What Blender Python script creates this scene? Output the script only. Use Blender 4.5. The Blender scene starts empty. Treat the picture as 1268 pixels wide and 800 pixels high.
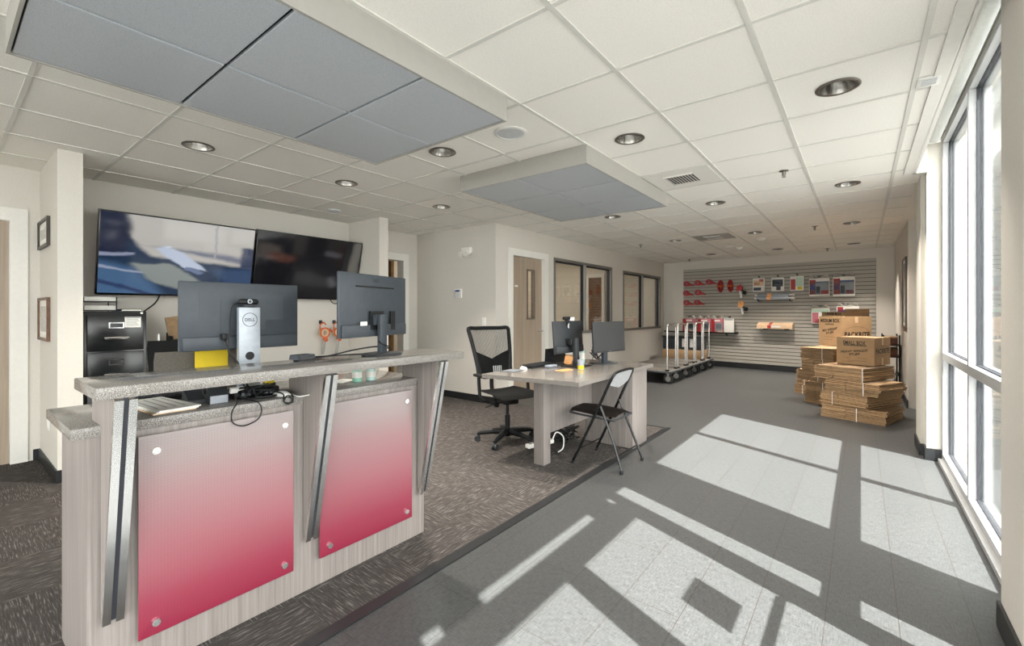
import bpy, bmesh, math, random
from mathutils import Vector, Matrix, Euler
random.seed(7)
SC = bpy.context.scene
COL = SC.collection
PI = math.pi
R = math.radians

# ------------------------------------------------------------------ camera, sky, sun, exposure
cam_data = bpy.data.cameras.new('camera')
cam_data.sensor_width = 36.0
cam_data.sensor_fit = 'HORIZONTAL'
cam_data.lens = 556.3 / 1268 * 36.0
cam_data.shift_y = -14.5 / 1268
cam_data.clip_start = 0.05
cam_data.clip_end = 200
cam = bpy.data.objects.new('camera', cam_data)
COL.objects.link(cam)
cam.location = (0, 0, 1.30)
cam.rotation_euler = (PI / 2, 0, R(37.831))
SC.camera = cam

world = bpy.data.worlds.new('sky')
SC.world = world
world.use_nodes = True
wb = world.node_tree.nodes['Background']
wb.inputs['Color'].default_value = (1.0, 0.985, 0.955, 1)
wb.inputs['Strength'].default_value = 3.5

sun_data = bpy.data.lights.new('sun', 'SUN')
sun_data.energy = 15.0
sun_data.angle = R(0.5)
sun_data.color = (1.0, 0.97, 0.92)
sun = bpy.data.objects.new('sun', sun_data)
COL.objects.link(sun)
sun.location = (8, -3, 10)
sun.rotation_euler = Vector((-1, 0.425, -1.342)).to_track_quat('-Z', 'Y').to_euler()

SC.view_settings.view_transform = 'Standard'
SC.view_settings.look = 'None'
SC.view_settings.exposure = 1.36
SC.view_settings.gamma = 1.0
SC.view_settings.use_curve_mapping = False

# ------------------------------------------------------------------ materials
def nmat(name):
    m = bpy.data.materials.new(name)
    m.use_nodes = True
    nt = m.node_tree
    return m, nt, nt.nodes['Principled BSDF']

def N(nt, kind, **kw):
    n = nt.nodes.new(kind)
    for k, v in kw.items():
        if k in n.inputs: n.inputs[k].default_value = v
        else: setattr(n, k, v)
    return n

def L(nt, a, b): nt.links.new(a, b)

def mat(name, col, rough=0.5, metal=0.0, spec=0.5, noise=0.04, nscale=30, bump=0.0, coat=0.0):
    m, nt, b = nmat(name)
    b.inputs['Roughness'].default_value = rough
    b.inputs['Metallic'].default_value = metal
    b.inputs['Specular IOR Level'].default_value = spec
    b.inputs['Coat Weight'].default_value = coat
    tc = N(nt, 'ShaderNodeTexCoord')
    nz = N(nt, 'ShaderNodeTexNoise', Scale=nscale, Detail=4.0)
    L(nt, tc.outputs['Object'], nz.inputs['Vector'])
    cr = N(nt, 'ShaderNodeValToRGB')
    lo = [max(0, c * (1 - noise * 2)) for c in col]; hi = [min(1, c * (1 + noise * 2)) for c in col]
    cr.color_ramp.elements[0].color = (*lo, 1); cr.color_ramp.elements[1].color = (*hi, 1)
    cr.color_ramp.elements[0].position = 0.3; cr.color_ramp.elements[1].position = 0.7
    L(nt, nz.outputs['Fac'], cr.inputs['Fac'])
    L(nt, cr.outputs['Color'], b.inputs['Base Color'])
    if bump:
        bp = N(nt, 'ShaderNodeBump', Strength=bump, Distance=0.002)
        L(nt, nz.outputs['Fac'], bp.inputs['Height']); L(nt, bp.outputs['Normal'], b.inputs['Normal'])
    return m

def streak_mat(name, c0, c1, scale=(60, 60, 1.5), rough=0.45, c2=None):
    m, nt, b = nmat(name)
    b.inputs['Roughness'].default_value = rough
    tc = N(nt, 'ShaderNodeTexCoord')
    mp = N(nt, 'ShaderNodeMapping'); mp.inputs['Scale'].default_value = scale
    L(nt, tc.outputs['Object'], mp.inputs['Vector'])
    nz = N(nt, 'ShaderNodeTexNoise', Scale=1.0, Detail=5.0, Roughness=0.65)
    L(nt, mp.outputs['Vector'], nz.inputs['Vector'])
    cr = N(nt, 'ShaderNodeValToRGB')
    cr.color_ramp.elements[0].color = (*c0, 1); cr.color_ramp.elements[0].position = 0.32
    cr.color_ramp.elements[1].color = (*c1, 1); cr.color_ramp.elements[1].position = 0.68
    if c2:
        e = cr.color_ramp.elements.new(0.5); e.color = (*c2, 1)
    L(nt, nz.outputs['Fac'], cr.inputs['Fac']); L(nt, cr.outputs['Color'], b.inputs['Base Color'])
    return m

def speck_mat(name, base, dark, light, scale=220, rough=0.25, coat=0.0):
    m, nt, b = nmat(name)
    b.inputs['Roughness'].default_value = rough
    tc = N(nt, 'ShaderNodeTexCoord')
    nz = N(nt, 'ShaderNodeTexNoise', Scale=scale, Detail=2.0)
    L(nt, tc.outputs['Object'], nz.inputs['Vector'])
    cr = N(nt, 'ShaderNodeValToRGB')
    els = cr.color_ramp.elements
    els[0].color = (*dark, 1); els[0].position = 0.36
    els[1].color = (*light, 1); els[1].position = 0.64
    e = els.new(0.5); e.color = (*base, 1)
    L(nt, nz.outputs['Fac'], cr.inputs['Fac']); L(nt, cr.outputs['Color'], b.inputs['Base Color'])
    return m

M = {}
M['wall'] = mat('wall_paint', (0.635, 0.60, 0.545), 0.75, noise=0.015, nscale=120, bump=0.05)
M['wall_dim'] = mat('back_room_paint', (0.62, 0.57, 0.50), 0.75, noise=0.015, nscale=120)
M['white_trim'] = mat('white_trim_paint', (0.76, 0.74, 0.69), 0.45, noise=0.01)
M['grid'] = mat('ceiling_grid_metal', (0.66, 0.645, 0.60), 0.45, noise=0.01)
M['base'] = mat('rubber_base', (0.014, 0.015, 0.0165), 0.4, noise=0.05)
M['alu'] = mat('white_aluminium_frame', (0.43, 0.435, 0.44), 0.35, noise=0.01)
M['gasket'] = mat('black_gasket', (0.02, 0.022, 0.03), 0.6)
M['steel'] = mat('brushed_steel', (0.84, 0.83, 0.82), 0.24, 1.0, noise=0.015, nscale=90)
M['chrome'] = mat('chrome', (0.8, 0.8, 0.8), 0.12, 1.0, noise=0.01)
M['dark_steel'] = mat('dark_bronze_frame', (0.17, 0.145, 0.12), 0.4, 0.3)
M['grey_frame'] = mat('grey_steel_frame', (0.21, 0.20, 0.18), 0.4, 0.3)
M['black'] = mat('black_plastic', (0.008, 0.0085, 0.0095), 0.45, spec=0.3)
M['black_gloss'] = mat('black_gloss', (0.006, 0.0065, 0.0075), 0.2, spec=0.4)
M['charcoal'] = mat('charcoal_plastic', (0.026, 0.029, 0.033), 0.45, spec=0.35)
M['slate'] = mat('slate_grey_plastic', (0.040, 0.048, 0.058), 0.42, spec=0.35)
M['cabinet_black'] = mat('black_enamel', (0.010, 0.012, 0.0125), 0.22, spec=0.5)
M['silver'] = mat('silver_plastic', (0.34, 0.37, 0.41), 0.38, 0.25)
M['shade'] = mat('shade_fabric', (0.42, 0.425, 0.41), 0.7, noise=0.02)
M['white'] = mat('white_plastic', (0.78, 0.77, 0.74), 0.4, noise=0.01)
M['paper'] = mat('paper', (0.80, 0.78, 0.73), 0.7, noise=0.02)
M['yellow'] = mat('yellow_paper', (0.74, 0.54, 0.015), 0.55, noise=0.02)
M['orange'] = mat('orange_paper', (0.85, 0.42, 0.16), 0.6)
M['orange_plastic'] = mat('orange_plastic', (0.62, 0.11, 0.02), 0.4)
M['red'] = mat('red_plastic', (0.36, 0.018, 0.024), 0.35)
M['red_print'] = mat('red_print', (0.42, 0.035, 0.032), 0.4)
M['pink'] = mat('pink_packaging', (0.50, 0.14, 0.18), 0.35)
M['blue_print'] = mat('blue_print', (0.05, 0.09, 0.28), 0.4)
M['navy_print'] = mat('dark_print', (0.04, 0.05, 0.07), 0.4)
M['grey_print'] = mat('grey_print', (0.22, 0.24, 0.27), 0.4)
M['bag'] = mat('clear_bag_plastic', (0.62, 0.60, 0.55), 0.2, noise=0.1, nscale=60)
M['green_print'] = mat('pale_green_print', (0.45, 0.62, 0.50), 0.4)
M['ink'] = mat('black_ink', (0.022, 0.02, 0.018), 0.6)
M['ink_soft'] = mat('soft_ink', (0.16, 0.11, 0.06), 0.6)
M['seat_grey'] = streak_mat('woven_grey_fabric', (0.16, 0.145, 0.125), (0.30, 0.27, 0.235), (160, 160, 420), 0.85)
M['mesh_black'] = mat('black_mesh_fabric', (0.012, 0.013, 0.013), 0.75, noise=0.3, nscale=400)
M['leather'] = mat('brown_black_vinyl', (0.016, 0.012, 0.0095), 0.35, spec=0.4)
M['frame_wood'] = mat('walnut_frame', (0.13, 0.06, 0.03), 0.4, noise=0.15)
M['dark_frame'] = mat('dark_frame', (0.05, 0.04, 0.03), 0.4)
M['laminate'] = streak_mat('greige_laminate', (0.185, 0.160, 0.150), (0.295, 0.262, 0.246), (75, 75, 1.6), 0.42, (0.240, 0.211, 0.197))
M['door_wood'] = streak_mat('beige_oak_veneer', (0.30, 0.235, 0.175), (0.40, 0.32, 0.245), (30, 30, 1.2), 0.45)
M['slatwall'] = mat('slatwall_grey', (0.40, 0.375, 0.33), 0.5, noise=0.02)
M['groove'] = mat('slat_groove', (0.10, 0.09, 0.075), 0.6)
M['quartz_'] = speck_mat('speckled_quartz', (0.185, 0.171, 0.158), (0.105, 0.097, 0.089), (0.31, 0.29, 0.27), 330, 0.15); M['quartz'] = M['quartz_']; M['quartz'].node_tree.nodes['Principled BSDF'].inputs['Specular IOR Level'].default_value = 0.3
M['wood_shelf'] = mat('brown_wood', (0.26, 0.15, 0.06), 0.5, noise=0.15, nscale=15)
M['dark_red_box'] = mat('dark_red_brown_card', (0.13, 0.045, 0.025), 0.6)
M['deck_wood'] = mat('grey_brown_deck', (0.13, 0.118, 0.105), 0.55, noise=0.08, nscale=20)
M['deck_edge'] = mat('dark_grey_bumper', (0.06, 0.066, 0.076), 0.5)
M['rubber'] = mat('dark_rubber', (0.012, 0.015, 0.016), 0.6)
M['concrete'] = mat('pale_concrete', (0.16, 0.16, 0.155), 0.8, noise=0.04, nscale=6)
M['asphalt'] = mat('grey_asphalt', (0.085, 0.085, 0.083), 0.9, noise=0.1, nscale=40)
M['soap'] = mat('green_soap', (0.30, 0.62, 0.48), 0.15, noise=0.01)
M['gel'] = mat('sanitiser_gel', (0.52, 0.72, 0.68), 0.15, noise=0.01)
M['tan'] = mat('tan_packaging', (0.72, 0.52, 0.34), 0.5)
M['lens'] = mat('frosted_grey_grille', (0.55, 0.56, 0.57), 0.6)
M['cone'] = mat('satin_reflector', (0.30, 0.29, 0.27), 0.25, 1.0)
M['trim_dark'] = mat('bronze_trim_ring', (0.20, 0.18, 0.16), 0.35, 0.8)

def cardboard():
    m, nt, b = nmat('cardboard')
    b.inputs['Roughness'].default_value = 0.75
    tc = N(nt, 'ShaderNodeTexCoord')
    mp = N(nt, 'ShaderNodeMapping'); mp.inputs['Scale'].default_value = (3, 3, 70)
    L(nt, tc.outputs['Object'], mp.inputs['Vector'])
    nz = N(nt, 'ShaderNodeTexNoise', Scale=2.0, Detail=4.0)
    L(nt, mp.outputs['Vector'], nz.inputs['Vector'])
    cr = N(nt, 'ShaderNodeValToRGB')
    cr.color_ramp.elements[0].color = (0.25, 0.145, 0.070, 1); cr.color_ramp.elements[0].position = 0.35
    cr.color_ramp.elements[1].color = (0.43, 0.285, 0.158, 1); cr.color_ramp.elements[1].position = 0.65
    L(nt, nz.outputs['Fac'], cr.inputs['Fac']); L(nt, cr.outputs['Color'], b.inputs['Base Color'])
    return m
M['card_stack'] = cardboard()
M['card'] = mat('plain_cardboard', (0.46, 0.295, 0.155), 0.7, noise=0.03, nscale=12)

def floor_mat():
    m, nt, b = nmat('grey_vinyl_planks')
    b.inputs['Roughness'].default_value = 0.42
    b.inputs['Specular IOR Level'].default_value = 0.4
    tc = N(nt, 'ShaderNodeTexCoord')
    mp = N(nt, 'ShaderNodeMapping'); mp.inputs['Rotation'].default_value = (0, 0, PI / 2)
    mp.inputs['Location'].default_value = (0.1, 0.12, 0)
    L(nt, tc.outputs['Object'], mp.inputs['Vector'])
    br = N(nt, 'ShaderNodeTexBrick')
    br.inputs['Scale'].default_value = 1.0
    br.inputs['Brick Width'].default_value = 0.92; br.inputs['Row Height'].default_value = 0.245
    br.inputs['Mortar Size'].default_value = 0.0016; br.inputs['Mortar Smooth'].default_value = 0.2
    br.inputs['Color1'].default_value = (0.0525, 0.054, 0.0545, 1); br.inputs['Color2'].default_value = (0.0555, 0.057, 0.0575, 1)
    br.inputs['Mortar'].default_value = (0.030, 0.024, 0.021, 1)
    L(nt, mp.outputs['Vector'], br.inputs['Vector'])
    # linen weave: crossed fine threads
    def threads(scale):
        q = N(nt, 'ShaderNodeMapping'); q.inputs['Scale'].default_value = scale
        L(nt, tc.outputs['Object'], q.inputs['Vector'])
        z = N(nt, 'ShaderNodeTexNoise', Scale=1.0, Detail=3.0)
        L(nt, q.outputs['Vector'], z.inputs['Vector'])
        return z.outputs['Fac']
    a = threads((190, 30, 1)); c = threads((30, 190, 1))
    ad = N(nt, 'ShaderNodeMath', operation='ADD'); L(nt, a, ad.inputs[0]); L(nt, c, ad.inputs[1])
    mr = N(nt, 'ShaderNodeMapRange'); mr.inputs['From Min'].default_value = 0.7; mr.inputs['From Max'].default_value = 1.3
    mr.inputs['To Min'].default_value = 0.60; mr.inputs['To Max'].default_value = 1.40
    L(nt, ad.outputs[0], mr.inputs['Value'])
    mx = N(nt, 'ShaderNodeVectorMath', operation='SCALE')
    L(nt, br.outputs['Color'], mx.inputs[0]); L(nt, mr.outputs['Result'], mx.inputs['Scale'])
    L(nt, mx.outputs['Vector'], b.inputs['Base Color'])
    return m
M['floor'] = floor_mat()

def carpet_mat():
    m, nt, b = nmat('brown_grey_carpet_tiles')
    b.inputs['Roughness'].default_value = 0.95
    b.inputs['Specular IOR Level'].default_value = 0.1
    tc = N(nt, 'ShaderNodeTexCoord')
    def streaks(sc):
        q = N(nt, 'ShaderNodeMapping'); q.inputs['Scale'].default_value = sc
        L(nt, tc.outputs['Object'], q.inputs['Vector'])
        z = N(nt, 'ShaderNodeTexNoise', Scale=1.0, Detail=2.0, Roughness=0.6)
        L(nt, q.outputs['Vector'], z.inputs['Vector'])
        return z.outputs['Fac']
    sx = streaks((11, 165, 1)); sy = streaks((165, 11, 1))
    ck = N(nt, 'ShaderNodeTexChecker', Scale=1 / 0.50)
    L(nt, tc.outputs['Object'], ck.inputs['Vector'])
    mix = N(nt, 'ShaderNodeMix', data_type='FLOAT')
    L(nt, ck.outputs['Fac'], mix.inputs[0]); L(nt, sx, mix.inputs[2]); L(nt, sy, mix.inputs[3])
    cr = N(nt, 'ShaderNodeValToRGB')
    e = cr.color_ramp.elements
    e[0].color = (0.048, 0.043, 0.040, 1); e[0].position = 0.40
    e[1].color = (0.155, 0.144, 0.136, 1); e[1].position = 0.64
    k = e.new(0.57); k.color = (0.068, 0.061, 0.057, 1)
    L(nt, mix.outputs[0], cr.inputs['Fac'])
    fz = N(nt, 'ShaderNodeTexNoise', Scale=350.0, Detail=2.0)
    L(nt, tc.outputs['Object'], fz.inputs['Vector'])
    mr = N(nt, 'ShaderNodeMapRange'); mr.inputs['From Min'].default_value = 0.3; mr.inputs['From Max'].default_value = 0.7
    mr.inputs['To Min'].default_value = 0.65; mr.inputs['To Max'].default_value = 1.35
    L(nt, fz.outputs['Fac'], mr.inputs['Value'])
    mx = N(nt, 'ShaderNodeVectorMath', operation='SCALE')
    L(nt, cr.outputs['Color'], mx.inputs[0]); L(nt, mr.outputs['Result'], mx.inputs['Scale'])
    L(nt, mx.outputs['Vector'], b.inputs['Base Color'])
    bp = N(nt, 'ShaderNodeBump', Strength=0.35, Distance=0.003)
    L(nt, fz.outputs['Fac'], bp.inputs['Height']); L(nt, bp.outputs['Normal'], b.inputs['Normal'])
    return m
M['carpet'] = carpet_mat()

def ceiling_mat():
    m, nt, b = nmat('mineral_ceiling_tile')
    b.inputs['Roughness'].default_value = 0.9
    b.inputs['Specular IOR Level'].default_value = 0.15
    tc = N(nt, 'ShaderNodeTexCoord')
    nz = N(nt, 'ShaderNodeTexNoise', Scale=190.0, Detail=3.0)
    L(nt, tc.outputs['Object'], nz.inputs['Vector'])
    cr = N(nt, 'ShaderNodeValToRGB')
    cr.color_ramp.elements[0].color = (0.80, 0.775, 0.72, 1); cr.color_ramp.elements[0].position = 0.3
    cr.color_ramp.elements[1].color = (0.90, 0.875, 0.82, 1); cr.color_ramp.elements[1].position = 0.6
    L(nt, nz.outputs['Fac'], cr.inputs['Fac']); L(nt, cr.outputs['Color'], b.inputs['Base Color'])
    bp = N(nt, 'ShaderNodeBump', Strength=0.15, Distance=0.002)
    L(nt, nz.outputs['Fac'], bp.inputs['Height']); L(nt, bp.outputs['Normal'], b.inputs['Normal'])
    return m
M['ceiling'] = ceiling_mat()

def perforated():
    m, nt, b = nmat('perforated_grey_metal')
    b.inputs['Roughness'].default_value = 0.45
    b.inputs['Metallic'].default_value = 0.0
    tc = N(nt, 'ShaderNodeTexCoord')
    vr = N(nt, 'ShaderNodeTexVoronoi', Scale=260.0)
    L(nt, tc.outputs['Object'], vr.inputs['Vector'])
    cr = N(nt, 'ShaderNodeValToRGB')
    cr.color_ramp.elements[0].color = (0.33, 0.355, 0.385, 1); cr.color_ramp.elements[0].position = 0.25
    cr.color_ramp.elements[1].color = (0.47, 0.50, 0.535, 1); cr.color_ramp.elements[1].position = 0.4
    L(nt, vr.outputs['Distance'], cr.inputs['Fac']); L(nt, cr.outputs['Color'], b.inputs['Base Color'])
    return m
M['perf'] = perforated()
M['cloud_side'] = mat('cloud_side_metal', (0.36, 0.345, 0.315), 0.5, noise=0.01)

def glass_mat(name, tint=(0.96, 0.98, 0.98), boost=1.0):
    m = bpy.data.materials.new(name); m.use_nodes = True
    nt = m.node_tree; nt.nodes.clear()
    out = N(nt, 'ShaderNodeOutputMaterial')
    tr = N(nt, 'ShaderNodeBsdfTransparent'); tr.inputs['Color'].default_value = (*tint, 1)
    gl = N(nt, 'ShaderNodeBsdfGlossy'); gl.inputs['Roughness'].default_value = 0.01
    fr = N(nt, 'ShaderNodeLayerWeight'); fr.inputs['Blend'].default_value = 0.5
    pw = N(nt, 'ShaderNodeMath', operation='POWER'); pw.inputs[1].default_value = 5.0
    mu = N(nt, 'ShaderNodeMath', operation='MULTIPLY_ADD'); mu.inputs[1].default_value = 0.9 * boost; mu.inputs[2].default_value = 0.035 * boost
    mx = N(nt, 'ShaderNodeMixShader')
    L(nt, fr.outputs['Facing'], pw.inputs[0]); L(nt, pw.outputs[0], mu.inputs[0]); L(nt, mu.outputs[0], mx.inputs[0])
    L(nt, tr.outputs[0], mx.inputs[1]); L(nt, gl.outputs[0], mx.inputs[2]); L(nt, mx.outputs[0], out.inputs['Surface'])
    return m
M['glass'] = glass_mat('clear_glass')
M['glass_in'] = glass_mat('interior_glass', (0.93, 0.93, 0.91), 1.6)
M['clear_plastic'] = glass_mat('clear_plastic_bottle', (0.80, 0.88, 0.84), 1.0)

def red_panel():
    # printed acrylic: crimson at the foot fading to pale pink-grey, with a fine dot screen
    m, nt, b = nmat('red_fade_printed_acrylic')
    b.inputs['Roughness'].default_value = 0.28
    b.inputs['Coat Weight'].default_value = 0.2
    tc = N(nt, 'ShaderNodeTexCoord')
    sp = N(nt, 'ShaderNodeSeparateXYZ'); L(nt, tc.outputs['Object'], sp.inputs[0])
    mr = N(nt, 'ShaderNodeMapRange'); mr.inputs['From Min'].default_value = 0.14; mr.inputs['From Max'].default_value = 0.86
    L(nt, sp.outputs['Z'], mr.inputs['Value'])
    cr = N(nt, 'ShaderNodeValToRGB'); e = cr.color_ramp.elements
    e[0].position = 0.0; e[0].color = (0.205, 0.014, 0.038, 1)
    e[1].position = 1.0; e[1].color = (0.265, 0.225, 0.222, 1)
    for p, c in ((0.16, (0.228, 0.030, 0.055)), (0.42, (0.258, 0.088, 0.105)), (0.68, (0.265, 0.145, 0.152)), (0.86, (0.265, 0.205, 0.204))):
        k = e.new(p); k.color = (*c, 1)
    L(nt, mr.outputs['Result'], cr.inputs['Fac'])
    q = N(nt, 'ShaderNodeMapping'); q.inputs['Scale'].default_value = (1, 100, 100)
    L(nt, tc.outputs['Object'], q.inputs['Vector'])
    vr = N(nt, 'ShaderNodeTexVoronoi', Scale=1.0); vr.inputs['Randomness'].default_value = 0.0
    L(nt, q.outputs['Vector'], vr.inputs['Vector'])
    m2 = N(nt, 'ShaderNodeMapRange'); m2.inputs['From Min'].default_value = 0.25; m2.inputs['From Max'].default_value = 0.45
    m2.inputs['To Min'].default_value = 1.07; m2.inputs['To Max'].default_value = 0.95
    L(nt, vr.outputs['Distance'], m2.inputs['Value'])
    mx = N(nt, 'ShaderNodeVectorMath', operation='SCALE')
    L(nt, cr.outputs['Color'], mx.inputs[0]); L(nt, m2.outputs['Result'], mx.inputs['Scale'])
    L(nt, mx.outputs['Vector'], b.inputs['Base Color'])
    return m
M['red_panel'] = red_panel()

def screen_mat(name, base, shapes, strength):
    # soft-edged glowing patches for a television picture and for painted reflections; (u, v) run 0..1 over the screen
    m, nt, b = nmat(name)
    b.inputs['Base Color'].default_value = (0.006, 0.006, 0.008, 1)
    b.inputs['Roughness'].default_value = 0.08
    tc = N(nt, 'ShaderNodeTexCoord')
    nz = N(nt, 'ShaderNodeTexNoise', Scale=9.0, Detail=3.0)
    L(nt, tc.outputs['UV'], nz.inputs['Vector'])
    sub = N(nt, 'ShaderNodeVectorMath', operation='SUBTRACT'); sub.inputs[1].default_value = (0.5, 0.5, 0.5)
    L(nt, nz.outputs['Color'], sub.inputs[0])
    sc_ = N(nt, 'ShaderNodeVectorMath', operation='SCALE'); sc_.inputs['Scale'].default_value = 0.05
    L(nt, sub.outputs['Vector'], sc_.inputs[0])
    ad = N(nt, 'ShaderNodeVectorMath', operation='ADD')
    L(nt, tc.outputs['UV'], ad.inputs[0]); L(nt, sc_.outputs['Vector'], ad.inputs[1])
    cur = None
    for pts, col, soft in shapes:
        mask = None; k = len(pts)
        for i in range(k):
            (ax, ay), (bx, by) = pts[i], pts[(i + 1) % k]
            l_ = math.hypot(bx - ax, by - ay); nx, ny = -(by - ay) / l_, (bx - ax) / l_     # inside lies left of a->b
            dt = N(nt, 'ShaderNodeVectorMath', operation='DOT_PRODUCT'); dt.inputs[1].default_value = (nx, ny, 0)
            L(nt, ad.outputs['Vector'], dt.inputs[0])
            mr = N(nt, 'ShaderNodeMapRange', interpolation_type='SMOOTHSTEP'); c0 = nx * ax + ny * ay
            mr.inputs['From Min'].default_value = c0 - soft; mr.inputs['From Max'].default_value = c0 + soft
            L(nt, dt.outputs['Value'], mr.inputs['Value'])
            if mask is None: mask = mr.outputs['Result']
            else:
                mm = N(nt, 'ShaderNodeMath', operation='MULTIPLY'); L(nt, mask, mm.inputs[0]); L(nt, mr.outputs['Result'], mm.inputs[1]); mask = mm.outputs[0]
        mx = N(nt, 'ShaderNodeMix', data_type='RGBA')
        L(nt, mask, mx.inputs[0])
        if cur is None: mx.inputs[6].default_value = (*base, 1)
        else: L(nt, cur, mx.inputs[6])
        mx.inputs[7].default_value = (*col, 1)
        cur = mx.outputs[2]
    L(nt, cur, b.inputs['Emission Color'])
    b.inputs['Emission Strength'].default_value = strength
    return m
M['tv_bright'] = screen_mat('lit_tv_picture', (0.010, 0.024, 0.052), (
    ([(-0.1, -0.1), (0.45, -0.1), (0.20, 0.36), (-0.1, 0.42)], (0.045, 0.095, 0.18), 0.05),
    ([(0.16, 0.72), (0.30, 0.50), (1.1, 0.42), (1.1, 1.05), (0.14, 1.05)], (0.36, 0.345, 0.32), 0.03),
    ([(0.25, 0.62), (0.45, 0.58), (1.1, 0.40), (1.1, 0.55), (0.6, 0.62)], (0.10, 0.11, 0.15), 0.04),
    ([(0.18, 0.40), (0.30, 0.18), (0.62, 0.02), (0.82, 0.02), (0.42, 0.42)], (0.17, 0.19, 0.18), 0.02),
    ([(0.20, 0.52), (0.24, 0.42), (0.50, 0.38), (0.80, 0.02), (0.92, 0.02), (0.47, 0.60), (0.38, 0.65)], (0.36, 0.41, 0.50), 0.015),
    ([(0.50, 0.36), (0.60, 0.30), (0.64, 0.33), (0.52, 0.40)], (0.10, 0.13, 0.22), 0.01),
    ([(0.68, 0.38), (0.92, 0.04), (1.1, 0.04), (1.1, 0.42)], (0.03, 0.055, 0.11), 0.04),
    ([(0.90, 0.42), (1.1, 0.42), (1.1, 0.72), (0.90, 0.72)], (0.03, 0.04, 0.075), 0.02),
    ([(0.70, 0.52), (0.715, 0.52), (0.715, 1.05), (0.70, 1.05)], (0.24, 0.24, 0.26), 0.01),
    ([(-0.1, 0.50), (0.14, 0.50), (0.18, 0.80), (0.14, 1.1), (-0.1, 1.1)], (0.012, 0.016, 0.035), 0.04),
    ([(-0.1, 0.44), (0.20, 0.50), (0.20, 0.53), (-0.1, 0.50)], (0.20, 0.22, 0.30), 0.015),
    ([(-0.1, 0.20), (0.5, -0.1), (0.5, -0.06), (-0.1, 0.25)], (0.02, 0.035, 0.09), 0.015),
    ([(-0.1, 0.36), (0.25, 0.28), (0.25, 0.30), (-0.1, 0.39)], (0.22, 0.25, 0.33), 0.01),
    ([(0.28, 0.52), (0.40, 0.62), (0.52, 0.58), (0.52, 0.60), (0.40, 0.65), (0.27, 0.54)], (0.45, 0.48, 0.54), 0.008),
), 0.48)
M['tv_dark'] = screen_mat('dark_tv_reflections', (0.004, 0.004, 0.005), (  # dim room reflections painted as glowing patches on a black screen
    ([(0.0, 0.62), (0.22, 0.58), (0.20, 0.80), (0.02, 0.82)], (0.05, 0.042, 0.036), 0.05),
    ([(0.10, 0.60), (0.30, 0.56), (0.34, 0.66), (0.12, 0.70)], (0.06, 0.02, 0.012), 0.05),
    ([(0.62, 0.72), (0.80, 0.70), (0.80, 0.78), (0.62, 0.80)], (0.035, 0.035, 0.04), 0.03),
    ([(0.80, -0.1), (0.92, -0.1), (1.02, 1.1), (0.93, 1.1)], (0.10, 0.095, 0.08), 0.03),
    ([(0.70, 0.20), (0.78, 0.26), (0.72, 0.40), (0.66, 0.36)], (0.05, 0.05, 0.055), 0.04),
), 0.4)
M['screen_off'] = mat('screen_off', (0.04, 0.041, 0.043), 0.35, noise=0.01, spec=0.4)

def block_mat():
    m, nt, b = nmat('pale_block_wall')
    b.inputs['Roughness'].default_value = 0.85
    tc = N(nt, 'ShaderNodeTexCoord')
    mp = N(nt, 'ShaderNodeMapping'); mp.inputs['Rotation'].default_value = (PI / 2, 0, 0)
    L(nt, tc.outputs['Object'], mp.inputs['Vector'])
    br = N(nt, 'ShaderNodeTexBrick'); br.inputs['Scale'].default_value = 1.0
    br.inputs['Brick Width'].default_value = 0.4; br.inputs['Row Height'].default_value = 0.2; br.inputs['Mortar Size'].default_value = 0.006
    br.inputs['Color1'].default_value = (0.115, 0.118, 0.113, 1); br.inputs['Color2'].default_value = (0.125, 0.128, 0.122, 1)
    br.inputs['Mortar'].default_value = (0.085, 0.087, 0.083, 1)
    L(nt, mp.outputs['Vector'], br.inputs['Vector']); L(nt, br.outputs['Color'], b.inputs['Base Color'])
    return m
M['block'] = block_mat()

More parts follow.
